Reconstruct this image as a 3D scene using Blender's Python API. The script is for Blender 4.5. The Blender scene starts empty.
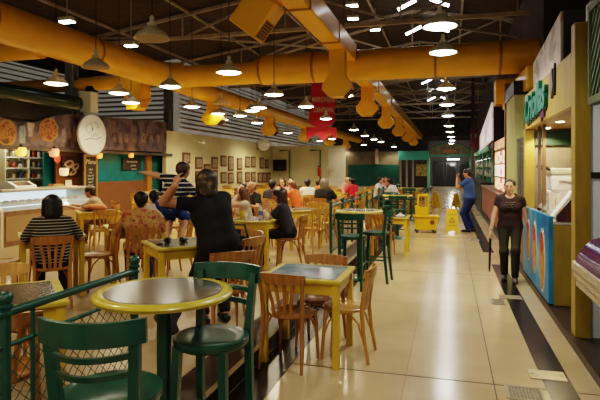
import bpy, bmesh, math, random
import numpy as np
from mathutils import Vector, Matrix
random.seed(7)
PI = math.pi
SC = bpy.context.scene
COL = SC.collection

# ------------------------------------------------------------------ materials
MATS = {}
def mat(name, col, rough=0.5, metal=0.0, var=0.0, vscale=8.0, emit=None, estr=0.0, bump=0.0, coat=0.0, stretch=None):
    if name in MATS: return MATS[name]
    m = bpy.data.materials.new(name); m.use_nodes = True
    nt = m.node_tree; b = nt.nodes['Principled BSDF']
    b.inputs['Base Color'].default_value = (*col, 1)
    b.inputs['Roughness'].default_value = rough
    b.inputs['Metallic'].default_value = metal
    if coat: b.inputs['Coat Weight'].default_value = coat; b.inputs['Coat Roughness'].default_value = 0.12
    if emit:
        b.inputs['Emission Color'].default_value = (*emit, 1)
        b.inputs['Emission Strength'].default_value = estr
    if var > 0 or bump > 0:
        tc = nt.nodes.new('ShaderNodeTexCoord')
        n = nt.nodes.new('ShaderNodeTexNoise'); n.inputs['Scale'].default_value = vscale; n.inputs['Detail'].default_value = 4
        if stretch:
            mp = nt.nodes.new('ShaderNodeMapping'); mp.inputs['Scale'].default_value = stretch
            nt.links.new(tc.outputs['Object'], mp.inputs['Vector']); nt.links.new(mp.outputs['Vector'], n.inputs['Vector'])
        else:
            nt.links.new(tc.outputs['Object'], n.inputs['Vector'])
        if var > 0:
            r = nt.nodes.new('ShaderNodeValToRGB')
            r.color_ramp.elements[0].position = 0.3; r.color_ramp.elements[1].position = 0.7
            r.color_ramp.elements[0].color = (*[max(0, c*(1-var)) for c in col], 1)
            r.color_ramp.elements[1].color = (*[min(1, c*(1+var)) for c in col], 1)
            nt.links.new(n.outputs['Fac'], r.inputs['Fac']); nt.links.new(r.outputs['Color'], b.inputs['Base Color'])
        if bump > 0:
            bp = nt.nodes.new('ShaderNodeBump'); bp.inputs['Strength'].default_value = bump; bp.inputs['Distance'].default_value = 0.01
            nt.links.new(n.outputs['Fac'], bp.inputs['Height']); nt.links.new(bp.outputs['Normal'], b.inputs['Normal'])
    MATS[name] = m
    return m

def ramp_mat(name, stops, scale=6.0, rough=0.5, kind='noise', axis='Z', emit=0.0, detail=3, distort=0.0):
    """multi-colour procedural pattern; kind noise / voronoi / bands"""
    if name in MATS: return MATS[name]
    m = bpy.data.materials.new(name); m.use_nodes = True
    nt = m.node_tree; b = nt.nodes['Principled BSDF']; b.inputs['Roughness'].default_value = rough
    tc = nt.nodes.new('ShaderNodeTexCoord')
    if kind == 'noise':
        n = nt.nodes.new('ShaderNodeTexNoise'); n.inputs['Scale'].default_value = scale; n.inputs['Detail'].default_value = detail
        n.inputs['Distortion'].default_value = distort
        nt.links.new(tc.outputs['Object'], n.inputs['Vector']); out = n.outputs['Fac']
    elif kind == 'voronoi':
        n = nt.nodes.new('ShaderNodeTexVoronoi'); n.inputs['Scale'].default_value = scale
        nt.links.new(tc.outputs['Object'], n.inputs['Vector'])
        s = nt.nodes.new('ShaderNodeSeparateColor'); nt.links.new(n.outputs['Color'], s.inputs['Color']); out = s.outputs['Red']
    else:
        n = nt.nodes.new('ShaderNodeTexWave'); n.wave_type = 'BANDS'; n.bands_direction = axis; n.inputs['Scale'].default_value = scale
        n.inputs['Distortion'].default_value = distort
        nt.links.new(tc.outputs['Object'], n.inputs['Vector']); out = n.outputs['Fac']
    r = nt.nodes.new('ShaderNodeValToRGB'); r.color_ramp.interpolation = 'LINEAR' if kind == 'noise' else 'CONSTANT'
    e = r.color_ramp.elements
    while len(e) < len(stops): e.new(0.5)
    for i, (p, c) in enumerate(stops): e[i].position = p; e[i].color = (*c, 1)
    nt.links.new(out, r.inputs['Fac']); nt.links.new(r.outputs['Color'], b.inputs['Base Color'])
    if emit:
        nt.links.new(r.outputs['Color'], b.inputs['Emission Color']); b.inputs['Emission Strength'].default_value = emit
    MATS[name] = m
    return m

def floor_mat(name, c1, c2, tw, th, rough, mortar=(0.44, 0.33, 0.18), msize=0.006, joints=True):
    m = bpy.data.materials.new(name); m.use_nodes = True
    nt = m.node_tree; b = nt.nodes['Principled BSDF']
    tc = nt.nodes.new('ShaderNodeTexCoord')
    br = nt.nodes.new('ShaderNodeTexBrick'); br.offset = 0.0; br.squash = 1.0
    br.inputs['Scale'].default_value = 1.0
    br.inputs['Brick Width'].default_value = tw; br.inputs['Row Height'].default_value = th
    br.inputs['Mortar Size'].default_value = msize; br.inputs['Mortar Smooth'].default_value = 0.1
    br.inputs['Color1'].default_value = (*c1, 1); br.inputs['Color2'].default_value = (*c2, 1); br.inputs['Mortar'].default_value = (*mortar, 1)
    mp = nt.nodes.new('ShaderNodeMapping'); mp.inputs['Location'].default_value = (0.34+tw*20, 0.35+th*40, 0)
    nt.links.new(tc.outputs['Object'], mp.inputs['Vector']); nt.links.new(mp.outputs['Vector'], br.inputs['Vector'])
    n = nt.nodes.new('ShaderNodeTexNoise'); n.inputs['Scale'].default_value = 1.3; n.inputs['Detail'].default_value = 6
    nt.links.new(tc.outputs['Object'], n.inputs['Vector'])
    mx = nt.nodes.new('ShaderNodeMix'); mx.data_type = 'RGBA'; mx.blend_type = 'MULTIPLY'; mx.inputs[0].default_value = 1.0
    r = nt.nodes.new('ShaderNodeValToRGB'); r.color_ramp.elements[0].position = 0.3; r.color_ramp.elements[1].position = 0.7
    r.color_ramp.elements[0].color = (0.82, 0.80, 0.76, 1); r.color_ramp.elements[1].color = (1, 1, 1, 1)
    nt.links.new(n.outputs['Fac'], r.inputs['Fac'])
    nt.links.new(br.outputs['Color'], mx.inputs[6]); nt.links.new(r.outputs['Color'], mx.inputs[7])
    nt.links.new(mx.outputs[2], b.inputs['Base Color'])
    rr = nt.nodes.new('ShaderNodeMapRange'); rr.inputs['To Min'].default_value = rough*0.92; rr.inputs['To Max'].default_value = rough*1.12
    nt.links.new(n.outputs['Fac'], rr.inputs['Value']); nt.links.new(rr.outputs['Result'], b.inputs['Roughness'])
    MATS[name] = m
    return m

def glass_mat(name, tint=(0.9, 0.95, 0.95), alpha=0.25):
    if name in MATS: return MATS[name]
    m = bpy.data.materials.new(name); m.use_nodes = True
    b = m.node_tree.nodes['Principled BSDF']
    b.inputs['Base Color'].default_value = (*tint, 1); b.inputs['Roughness'].default_value = 0.05
    b.inputs['Alpha'].default_value = alpha
    MATS[name] = m
    return m

# ------------------------------------------------------------------ mesh helpers
def xf(verts, loc=(0,0,0), rot=None):
    M = Matrix.Translation(loc)
    if rot is not None:
        from mathutils import Euler
        M = M @ Euler(rot).to_matrix().to_4x4()
    for v in verts: v.co = M @ v.co

def box(bm, size, loc, rot=None, bev=0.0):
    r = bmesh.ops.create_cube(bm, size=1.0)
    vs = r['verts']
    for v in vs: v.co = Vector((v.co.x*size[0], v.co.y*size[1], v.co.z*size[2]))
    if bev > 0:
        es = list({e for v in vs for e in v.link_edges})
        rb = bmesh.ops.bevel(bm, geom=es, offset=bev, segments=2, affect='EDGES', profile=0.5)
        vs = list({v for f in rb['faces'] for v in f.verts} | {v for v in vs if v.is_valid})
    xf(vs, loc, rot)
    return vs

def b2(bm, x0, x1, y0, y1, z0, z1, bev=0.0):
    return box(bm, (x1-x0, y1-y0, z1-z0), ((x0+x1)/2, (y0+y1)/2, (z0+z1)/2), None, bev)

def tube(bm, pts, rad, n=8, cap=True, flat=None):
    """tube along pts; rad number or list; flat=(a,b): rectangular-ish section scale"""
    pts = [Vector(p) for p in pts]
    if not isinstance(rad, (list, tuple)): rad = [rad]*len(pts)
    rings = []; prev = None
    for i, p in enumerate(pts):
        t = (pts[min(i+1, len(pts)-1)] - pts[max(i-1, 0)])
        if t.length < 1e-9: t = Vector((0,0,1))
        t.normalize()
        if prev is None:
            up = Vector((0,0,1)) if abs(t.z) < 0.9 else Vector((0,1,0))
            a = t.cross(up).normalized()
        else:
            a = (prev - t*prev.dot(t))
            a = a.normalized() if a.length > 1e-6 else t.orthogonal().normalized()
        prev = a; b_ = t.cross(a).normalized()
        ring = []
        for k in range(n):
            an = 2*PI*(k+0.5)/n
            fa, fb = flat if flat else (1, 1)
            ring.append(bm.verts.new(p + a*math.cos(an)*rad[i]*fa + b_*math.sin(an)*rad[i]*fb))
        rings.append(ring)
    for i in range(len(rings)-1):
        for k in range(n):
            bm.faces.new((rings[i][k], rings[i][(k+1) % n], rings[i+1][(k+1) % n], rings[i+1][k]))
    if cap:
        bm.faces.new(list(reversed(rings[0]))); bm.faces.new(rings[-1])
    return [v for r in rings for v in r]

def lathe(bm, prof, n=24, loc=(0,0,0), cap=True):
    rings = []
    for (r, z) in prof:
        rings.append([bm.verts.new((loc[0]+r*math.cos(2*PI*k/n), loc[1]+r*math.sin(2*PI*k/n), loc[2]+z)) for k in range(n)])
    for i in range(len(rings)-1):
        for k in range(n):
            bm.faces.new((rings[i][k], rings[i][(k+1) % n], rings[i+1][(k+1) % n], rings[i+1][k]))
    if cap:
        bm.faces.new(list(reversed(rings[0]))); bm.faces.new(rings[-1])
    return [v for r in rings for v in r]

def prism(bm, poly, d0, d1, axis='Y'):
    """extrude 2D poly along axis. axis Y: poly=(x,z); X: (y,z); Z: (x,y)"""
    def mk(p, d):
        if axis == 'Y': return (p[0], d, p[1])
        if axis == 'X': return (d, p[0], p[1])
        return (p[0], p[1], d)
    a = [bm.verts.new(mk(p, d0)) for p in poly]; b = [bm.verts.new(mk(p, d1)) for p in poly]
    n = len(poly)
    for i in range(n): bm.faces.new((a[i], a[(i+1) % n], b[(i+1) % n], b[i]))
    bm.faces.new(list(reversed(a))); bm.faces.new(b)
    return a+b

def ball(bm, r, loc, scale=(1,1,1), seg=12, rot=None):
    q = bmesh.ops.create_uvsphere(bm, u_segments=seg, v_segments=max(6, seg*2//3), radius=r)
    for v in q['verts']: v.co = Vector((v.co.x*scale[0], v.co.y*scale[1], v.co.z*scale[2]))
    xf(q['verts'], loc, rot)
    return q['verts']

def obj(name, bm, m, parent=None, smooth=False, loc=None):
    bmesh.ops.recalc_face_normals(bm, faces=bm.faces)
    me = bpy.data.meshes.new(name); bm.to_mesh(me); bm.free()
    if smooth:
        for p in me.polygons: p.use_smooth = True
        try: me.set_sharp_from_angle(angle=math.radians(50))
        except Exception: pass
    ms = m if isinstance(m, (list, tuple)) else [m]
    for x in ms: me.materials.append(x)
    o = bpy.data.objects.new(name, me); COL.objects.link(o)
    if parent is not None: o.parent = parent
    if loc is not None: o.location = loc
    return o

def tag(o, label=None, cat=None, group=None, kind=None):
    if label: o['label'] = label
    if cat: o['category'] = cat
    if group: o['group'] = group
    if kind: o['kind'] = kind
    return o

def thing(name, label, cat, loc=(0,0,0), rz=0.0, group=None):
    o = bpy.data.objects.new(name, None); COL.objects.link(o)
    o.empty_display_size = 0.1
    o.location = loc; o.rotation_euler = (0, 0, rz)
    return tag(o, label, cat, group)

def struct(name, bm, m, smooth=False):
    return tag(obj(name, bm, m, None, smooth), kind='structure')

def copy_tree(o, parent=None):
    c = o.copy(); COL.objects.link(c)
    c.parent = parent
    for ch in list(o.children): copy_tree(ch, c)
    return c

NB = bmesh.new
def arc(cx, cy, r, a0, a1, n, z):
    return [(cx+r*math.cos(a0+(a1-a0)*i/n), cy+r*math.sin(a0+(a1-a0)*i/n), z) for i in range(n+1)]

def text_mesh(body, size, depth, m, name, parent=None, loc=(0,0,0), rot=(0,0,0), shear=0.0, align='CENTER', sx=1.0, bold=0.0):
    cu = bpy.data.curves.new(name, 'FONT'); cu.body = body; cu.size = size; cu.extrude = depth; cu.align_x = align; cu.align_y = 'CENTER'
    cu.shear = shear; cu.offset = bold
    t = bpy.data.objects.new(name+'_tmp', cu); COL.objects.link(t)
    dg = bpy.context.evaluated_depsgraph_get()
    me = bpy.data.meshes.new_from_object(t.evaluated_get(dg)); me.name = name
    bpy.data.objects.remove(t); bpy.data.curves.remove(cu)
    me.materials.clear(); me.materials.append(m)
    o = bpy.data.objects.new(name, me); COL.objects.link(o)
    o.parent = parent; o.location = loc; o.rotation_euler = rot; o.scale = (sx, 1, 1)
    return o

# ------------------------------------------------------------------ camera
TH = math.radians(15.7); CT, ST = math.cos(TH), math.sin(TH)
F, VH, HC = 530.0, 168.0, 1.70
cam_d = bpy.data.cameras.new('camera'); cam = bpy.data.objects.new('camera', cam_d); COL.objects.link(cam)
cam_d.sensor_width = 36.0; cam_d.lens = F/600*36.0; cam_d.shift_y = -(200-VH)/600.0; cam_d.clip_end = 200
cam.location = (0, 0, HC); cam.rotation_euler = (PI/2, 0, TH)
SC.camera = cam

def at(u, d):
    """ground-plan point at image column u and depth d"""
    r = (u-300)/F*d
    return (r*CT - d*ST, r*ST + d*CT)
def dep(v, z):
    return F*(HC-z)/(v-VH)

# colours
M_floor = floor_mat('aisle_tile', (0.58, 0.45, 0.27), (0.55, 0.425, 0.25), 1.2, 1.2, 0.17, msize=0.004)
M_floor2 = floor_mat('dining_tile', (0.44, 0.335, 0.20), (0.40, 0.305, 0.18), 0.6, 0.6, 0.28)
M_dark = mat('black_granite', (0.018, 0.014, 0.016), 0.25, var=0.5, vscale=30)
M_step = mat('brown_granite', (0.045, 0.03, 0.022), 0.4, var=0.3, vscale=25)
M_nose = mat('worn_nosing', (0.25, 0.18, 0.10), 0.5, var=0.4, vscale=9)
M_wood = mat('varnished_beech', (0.35, 0.16, 0.038), 0.32, var=0.28, vscale=5, stretch=(6, 6, 1), coat=0.3)
M_wood_l = mat('pale_varnished_beech', (0.49, 0.26, 0.062), 0.32, var=0.22, vscale=5, stretch=(6, 6, 1), coat=0.3)
M_wood_d = mat('dark_wood', (0.16, 0.065, 0.02), 0.4, var=0.35, vscale=6, stretch=(1, 8, 8))
M_ytab = mat('mustard_painted_wood', (0.60, 0.40, 0.035), 0.38, var=0.14, vscale=7, coat=0.2)
M_rim = mat('olive_yellow_rim', (0.52, 0.40, 0.045), 0.35, var=0.15, vscale=9, coat=0.3)
M_inset = mat('dark_laminate', (0.095, 0.088, 0.075), 0.22, var=0.35, vscale=14, coat=0.25)
M_inset_b = ramp_mat('blue_grey_laminate', [(0.35, (0.12, 0.20, 0.25)), (0.5, (0.19, 0.28, 0.32)), (0.65, (0.28, 0.36, 0.37))], 7, 0.15)
M_green = mat('dark_green_paint', (0.013, 0.075, 0.052), 0.35, var=0.2, vscale=10, coat=0.25)
M_teal = mat('teal_panel', (0.0, 0.135, 0.155), 0.55, var=0.25, vscale=3)
M_teal_d = mat('dark_teal', (0.004, 0.085, 0.08), 0.6, var=0.25, vscale=2)
M_duct = mat('yellow_duct', (0.88, 0.50, 0.016), 0.40, var=0.08, vscale=1.5, coat=0.2)
M_duct_s = mat('duct_seam', (0.42, 0.20, 0.008), 0.45)
M_steel = mat('roof_steel', (0.42, 0.39, 0.35), 0.6, var=0.2, vscale=4)
M_steel_l = mat('pale_steel', (0.48, 0.42, 0.32), 0.55, var=0.2, vscale=4)
M_roof = mat('roof_boards', (0.085, 0.068, 0.058), 0.8, var=0.35, vscale=3, stretch=(1, 6, 1))
M_cream = mat('cream_wall', (0.66, 0.62, 0.40), 0.7, var=0.05, vscale=2)
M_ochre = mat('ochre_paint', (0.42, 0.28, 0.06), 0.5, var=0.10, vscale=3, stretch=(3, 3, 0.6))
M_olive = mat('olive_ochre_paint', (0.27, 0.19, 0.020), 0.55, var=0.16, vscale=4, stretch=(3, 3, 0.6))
M_alu = mat('lamp_aluminium', (0.62, 0.62, 0.48), 0.42, metal=0.0, var=0.15, vscale=9)
M_white = mat('white_paint', (0.78, 0.77, 0.72), 0.5, var=0.04)
M_black = mat('black_plastic', (0.012, 0.012, 0.013), 0.4)
M_chrome = mat('brushed_metal', (0.45, 0.44, 0.42), 0.35, metal=0.9, var=0.1, vscale=20)
# ------------------------------------------------------------------ people: one continuous surface per body from blended round cones
def snets(D, org, h):
    """surface nets on a scalar grid -> verts, quads"""
    S = D < 0
    nx, ny, nz = D.shape
    cnt = np.zeros((nx-1, ny-1, nz-1), np.int8)
    for i in (0, 1):
        for j in (0, 1):
            for k in (0, 1):
                cnt += S[i:nx-1+i, j:ny-1+j, k:nz-1+k]
    act = (cnt > 0) & (cnt < 8)
    I, J, K = np.nonzero(act)
    idx = -np.ones(act.shape, np.int32); idx[I, J, K] = np.arange(len(I))
    acc = np.zeros((len(I), 3)); num = np.zeros(len(I))
    corners = [(i, j, k) for i in (0, 1) for j in (0, 1) for k in (0, 1)]
    for a in corners:
        for ax in range(3):
            if a[ax] == 1: continue
            b = list(a); b[ax] = 1
            da = D[I+a[0], J+a[1], K+a[2]]; db = D[I+b[0], J+b[1], K+b[2]]
            m = (da < 0) != (db < 0)
            t = np.where(m, da/np.where(m, da-db, 1), 0)
            p = np.array(a, float)[None, :].repeat(len(I), 0); p[:, ax] = t
            acc[m] += p[m]; num[m] += 1
    V = (np.stack([I, J, K], 1) + acc/num[:, None])*h + org
    quads = []
    for ax in range(3):
        sl0 = [slice(1, -1)]*3; sl1 = [slice(1, -1)]*3
        sl0[ax] = slice(0, -1); sl1[ax] = slice(1, None)
        A = S[tuple(sl0)]; B = S[tuple(sl1)]
        for sgn in (0, 1):
            m = (A & ~B) if sgn == 0 else (~A & B)
            P = np.stack(np.nonzero(m), 1)
            P = P + np.array([0 if q == ax else 1 for q in range(3)])
            u, v = [(1, 2), (2, 0), (0, 1)][ax]
            def c(du, dv):
                Q = P.copy(); Q[:, u] += du; Q[:, v] += dv
                return idx[Q[:, 0], Q[:, 1], Q[:, 2]]
            q = [c(-1, -1), c(0, -1), c(0, 0), c(-1, 0)]
            if sgn: q = q[::-1]
            quads.append(np.stack(q, 1))
    return V, np.concatenate(quads)

def field(prims, h, cuts=(), pad=0.03):
    """prims: (a,b,ra,rb,k) ; k<0 subtracts. cuts: (point, normal) keeps side where (p-point).normal<0"""
    lo = np.min([np.minimum(np.array(p[0])-p[2], np.array(p[1])-p[3]) for p in prims if p[4] >= 0], 0)-pad
    hi = np.max([np.maximum(np.array(p[0])+p[2], np.array(p[1])+p[3]) for p in prims if p[4] >= 0], 0)+pad
    n = np.ceil((hi-lo)/h).astype(int)+1
    D = np.full(n, 9.0)
    ax = [lo[i]+np.arange(n[i])*h for i in range(3)]
    for (a, b, ra, rb, k) in prims:
        a = np.array(a, float); b = np.array(b, float)
        ra_, rb_ = max(ra, h*0.72), max(rb, h*0.72)
        kk = abs(k); m = max(ra_, rb_)+kk+h*2.5
        l = np.maximum(((np.minimum(a, b)-m-lo)/h).astype(int), 0); u = np.minimum(((np.maximum(a, b)+m-lo)/h).astype(int)+2, n)
        if np.any(u <= l): continue
        X, Y, Z = np.meshgrid(ax[0][l[0]:u[0]], ax[1][l[1]:u[1]], ax[2][l[2]:u[2]], indexing='ij', sparse=True)
        ba = b-a; L = ba.dot(ba)
        if L < 1e-10: t = 0.0
        else: t = np.clip(((X-a[0])*ba[0]+(Y-a[1])*ba[1]+(Z-a[2])*ba[2])/L, 0, 1)
        d = np.sqrt((X-a[0]-t*ba[0])**2+(Y-a[1]-t*ba[1])**2+(Z-a[2]-t*ba[2])**2)-(ra_+t*(rb_-ra_))
        s = (slice(l[0], u[0]), slice(l[1], u[1]), slice(l[2], u[2]))
        o = D[s]
        if k < 0: D[s] = np.maximum(o, -d)
        elif k == 0: D[s] = np.minimum(o, d)
        else:
            hh = np.maximum(kk-np.abs(o-d), 0)/kk
            D[s] = np.minimum(o, d)-hh*hh*kk*0.25
    if len(cuts):
        X, Y, Z = np.meshgrid(*ax, indexing='ij', sparse=True)
        for (p, nn) in cuts:
            D = np.maximum(D, (X-p[0])*nn[0]+(Y-p[1])*nn[1]+(Z-p[2])*nn[2])
    D[0] = D[-1] = 1; D[:, 0] = D[:, -1] = 1; D[:, :, 0] = D[:, :, -1] = 1
    return snets(D, lo, h)

def sdf_obj(name, prims, h, mats, parent, cuts=(), color=None):
    V, Q = field(prims, h, cuts)
    me = bpy.data.meshes.new(name)
    me.vertices.add(len(V)); me.vertices.foreach_set('co', V.astype(np.float32).ravel())
    me.loops.add(len(Q)*4); me.loops.foreach_set('vertex_index', Q.astype(np.int32).ravel())
    me.polygons.add(len(Q)); me.polygons.foreach_set('loop_start', np.arange(len(Q), dtype=np.int32)*4)
    me.polygons.foreach_set('loop_total', np.full(len(Q), 4, np.int32))
    me.update(calc_edges=True); me.validate()
    me.polygons.foreach_set('use_smooth', np.ones(len(me.polygons), bool))
    for m in mats: me.materials.append(m)
    if color is not None and len(me.polygons) == len(Q):
        C = V[Q].mean(1); me.polygons.foreach_set('material_index', color(C).astype(np.int32))
    o = bpy.data.objects.new(name, me); COL.objects.link(o); o.parent = parent
    return o

SKIN = mat('skin', (0.46, 0.23, 0.14), 0.5, var=0.06, vscale=12)
SKIN_P = mat('pale_skin', (0.56, 0.31, 0.20), 0.5, var=0.06, vscale=12)
M_eye = mat('eye_dark', (0.02, 0.015, 0.012), 0.2)
M_lip = mat('lips', (0.40, 0.10, 0.09), 0.45)
HAIR = {'black': mat('black_hair', (0.010, 0.008, 0.007), 0.45, var=0.5, vscale=40),
        'brown': mat('brown_hair', (0.055, 0.025, 0.012), 0.45, var=0.4, vscale=40),
        'auburn': mat('auburn_hair', (0.16, 0.06, 0.02), 0.45, var=0.4, vscale=35),
        'streak': ramp_mat('streaked_hair', [(0.35, (0.025, 0.016, 0.010)), (0.55, (0.06, 0.04, 0.025)), (0.72, (0.26, 0.18, 0.10))], 18, 0.5),
        'grey': mat('grey_hair', (0.17, 0.135, 0.095), 0.6, var=0.3, vscale=40)}

def v3(*a): return np.array(a, float)
def unit(a): return a/(np.linalg.norm(a)+1e-9)

def ik(s, w, l1, l2, pole):
    d = w-s; L = np.linalg.norm(d)
    if L > (l1+l2)*0.995: w = s+d/L*(l1+l2)*0.995; d = w-s; L = np.linalg.norm(d)
    a = (l1*l1-l2*l2+L*L)/(2*L); hh = math.sqrt(max(l1*l1-a*a, 0))
    ax = d/L; pv = pole-ax*pole.dot(ax); pv = unit(pv)
    return s+ax*a+pv*hh, w

def hand_prims(w, dr, nrm, side, sc=1.0, curl=0.5, spread=1.0):
    """w wrist, dr pointing direction, nrm palm-facing direction, side = thumb side"""
    P = []; dr = unit(dr); nrm = unit(nrm-dr*nrm.dot(dr)); sd = unit(np.cross(dr, nrm))
    if sd.dot(side) < 0: sd = -sd
    L = 0.085*sc
    for o in (-0.028, -0.010, 0.010, 0.027):
        P.append((w+sd*o*0.6*sc, w+dr*L+sd*o*sc, 0.016*sc, 0.0135*sc, 0.008))
    for o, ln in ((-0.030, 0.056), (-0.011, 0.072), (0.010, 0.078), (0.030, 0.070)):
        b = w+dr*L+sd*o*sc
        d1 = unit(dr*math.cos(curl*0.7)+nrm*math.sin(curl*0.7)+sd*o*2.5*spread)
        d2 = unit(dr*math.cos(curl*1.9)+nrm*math.sin(curl*1.9)+sd*o*2*spread)
        m = b+d1*ln*0.52*sc; e = m+d2*ln*0.5*sc
        P.append((b, m, 0.0095*sc, 0.0085*sc, 0.003)); P.append((m, e, 0.0085*sc, 0.007*sc, 0.003))
    t0 = w+dr*0.025*sc+sd*0.026*sc; t1 = t0+unit(dr*0.7+sd*0.75+nrm*0.3)*0.042*sc; t2 = t1+unit(dr*0.95+sd*0.25+nrm*0.45)*0.033*sc
    P.append((t0, t1, 0.015*sc, 0.0105*sc, 0.006)); P.append((t1, t2, 0.0105*sc, 0.0085*sc, 0.004))
    return P

def person(label, loc, rz, pose, shirt, pants, hair='black', hair_style='short', skin=SKIN, h=0.012, s=1.0, name='person',
           sleeve=0.55, pant_len=2.0, shoes=None, group=None, stout=1.0, skirt=False, hair_mat=None, neck_open=0.0, hem=0.085):
    """pose: hip(z), lean(deg fwd), side lean, head yaw/pitch, wl/wr wrist targets, el/er elbow poles, legs dict. faces +Y"""
    root = thing(name, label, 'person', loc, rz, group)
    g = pose.get
    hz = g('hip', 0.54); lean = math.radians(g('lean', 5)); sl = math.radians(g('side', 0)); tw = math.radians(g('twist', 0))
    up = unit(v3(math.sin(sl), math.sin(lean)*math.cos(sl), math.cos(lean)*math.cos(sl)))
    rt = v3(math.cos(tw), math.sin(tw), 0); rt = unit(rt-up*rt.dot(up)); fw = np.cross(up, rt)
    hip = v3(*g('hipxy', (0, 0)), hz)
    def T(x, y, z): return hip+(rt*x+fw*y+up*z)*s
    st = stout
    B = []
    torso = [(T(-.085, 0, -.02), T(.085, 0, -.02), .105*s*st, .105*s*st, .04),
             (T(-.060, .005, .13), T(.060, .005, .13), .098*s*st, .098*s*st, .05),
             (T(-.078, .012, .29), T(.078, .012, .29), .104*s*st, .104*s*st, .05),
             (T(-.115, -.005, .405), T(.115, -.005, .405), .068*s, .068*s, .05),
             (T(-.07, .0, .0), T(-.08, .0, .36), .09*s*st, .08*s*st, .04), (T(.07, .0, .0), T(.08, .0, .36), .09*s*st, .08*s*st, .04)]
    if g('bust', 0): torso += [(T(-.075, .085, .27), T(-.075, .07, .30), .055*s, .05*s, .03), (T(.075, .085, .27), T(.075, .07, .30), .055*s, .05*s, .03)]
    B += torso
    nb = T(0, -.005, .45); hy, hp, hr = [math.radians(x) for x in (g('yaw', 0), g('pitch', 0), g('roll', 0))]
    hup = unit(up*0.5+v3(0, 0, .5)); hf = unit(v3(fw[0], fw[1], 0)); hrt = np.cross(hf, v3(0, 0, 1))
    # yaw + = towards person's left
    f1 = unit(hf*math.cos(hy)-hrt*math.sin(hy)); r1 = np.cross(f1, v3(0, 0, 1))
    f2 = unit(f1*math.cos(hp)+v3(0, 0, 1)*math.sin(hp)); u2 = np.cross(r1, f2)
    r2 = unit(r1*math.cos(hr)+u2*math.sin(hr)); u2 = np.cross(r2, f2)
    hs = g('head', 1.0)*s
    hc = nb+hup*.155*s*g('headup', 1.0)+f1*.022*s
    def H(x, y, z): return hc+(r2*x+f2*y+u2*z)*hs
    B += [(nb-up*.03*s, H(0, -.015, -.05), .058*s, .05*s, .03)]
    B += [(H(0, -.025, .028), H(0, .028, .026), .080*hs, .076*hs, .02), (H(0, .030, -.02), H(0, .048, -.088), .058*hs, .034*hs, .03),
          (H(-.03, .03, -.035), H(.03, .03, -.035), .048*hs, .048*hs, .02)]
    fine = h <= 0.0125
    if fine:
        B += [(H(-.03, .098, .022), H(.03, .098, .022), .009*hs, .009*hs, .01), (H(0, .100, .004), H(0, .116, -.030), .008*hs, .013*hs, .008),
              (H(-.018, .092, -.062), H(.018, .092, -.062), .009*hs, .009*hs, .006),
              (H(-.080, -.008, .012), H(-.081, -.004, -.022), .015*hs, .012*hs, .006), (H(.080, -.008, .012), H(.081, -.004, -.022), .015*hs, .012*hs, .006)]
    UA, FA = .285*s, .25*s
    arms = {}
    for sd, wk, ek in ((-1, 'wl', 'el'), (1, 'wr', 'er')):
        sh = T(.165*sd, -.005, .405)
        w = g(wk); w = v3(*w) if w is not None else sh+v3(.05*sd, .06, -.50)*s
        pole = v3(*g(ek, (0.6*sd, -0.5, -0.6)))
        e, w = ik(sh, w, UA, FA, pole)
        arms[sd] = (sh, e, w)
        B += [(sh, e, .052*s*st, .040*s*st, .035), (e, w, .042*s*st, .028*s*st, .02)]
        fd = unit(w-e); hd = g('hl' if sd < 0 else 'hr'); hd = v3(*hd) if hd is not None else fd
        nr = v3(*g('nl' if sd < 0 else 'nr', (0, 0, -1)))
        if abs(unit(nr).dot(unit(hd))) > .95: nr = v3(-sd, 0.2, 0)
        if fine: B += hand_prims(w, hd, nr, v3(*g('sdl' if sd < 0 else 'sdr', (-sd, .3, .3))), s, g('curl', .5))
        else: B += [(w, w+unit(hd)*.10*s, .027*s, .025*s, .01), (w+unit(hd)*.09*s, w+unit(hd)*.16*s, .024*s, .016*s, .01)]
    TL, CL = .42*s, .42*s
    legs = {}
    for sd, k in ((-1, 'll'), (1, 'lr')):
        hj = hip+rt*.092*s*sd-up*.035*s
        spec = g(k)       # ankle target, knee pole
        if spec is None: an = hj+v3(.03*sd, .40, -hz+.12)*1.0; an[2] = .085*s; pole = v3(.12*sd, 1, .6)
        else: an = v3(*spec[0]); pole = v3(*spec[1])
        kn, an = ik(hj, an, TL, CL, pole)
        toe = v3(*g('tl' if sd < 0 else 'tr', (0.03*sd, 1, 0))); toe[2] = 0; toe = unit(toe)
        legs[sd] = (hj, kn, an, toe)
        B += [(hj, kn, .085*s*st, .055*s, .04), (kn, kn+(an-kn)*.35, .054*s, .053*s, .03), (kn+(an-kn)*.35, an, .053*s, .034*s, .02),
              (an-v3(0, 0, .045*s)-toe*.03*s, an-v3(0, 0, .052*s)+toe*.13*s, .034*s, .026*s, .02)]
    eyeL, eyeR, lip = H(-.031, .094, .002), H(.031, .094, .002), H(0, .10, -.061)
    def col(C):
        idx = np.zeros(len(C), int)
        if fine:
            for e in (eyeL, eyeR):
                q = C-e; lx = q@r2; lz = q@u2; ly = q@f2
                idx[(lx**2/(.013*hs)**2+lz**2/(.0065*hs)**2 < 1) & (abs(ly) < .03)] = 1
            for e in (H(-.031, .094, .026), H(.031, .094, .026)):
                q = C-e; lx = q@r2; lz = q@u2; ly = q@f2
                idx[(lx**2/(.020*hs)**2+lz**2/(.0042*hs)**2 < 1) & (abs(ly) < .03)] = 3
            q = C-lip; lx = q@r2; lz = q@u2; ly = q@f2
            idx[(lx**2/(.026*hs)**2+lz**2/(.010*hs)**2 < 1) & (abs(ly) < .03)] = 2
        return idx
    HM = hair_mat or HAIR[hair]
    sdf_obj('body', B, h, [skin, M_eye, M_lip, HM], root, color=col)
    # ---- shirt
    o = max(.012, h*0.9)*(1 if s > .8 else .75)
    P = [(a, b, ra+o, rb+o, k) for (a, b, ra, rb, k) in torso]
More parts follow.
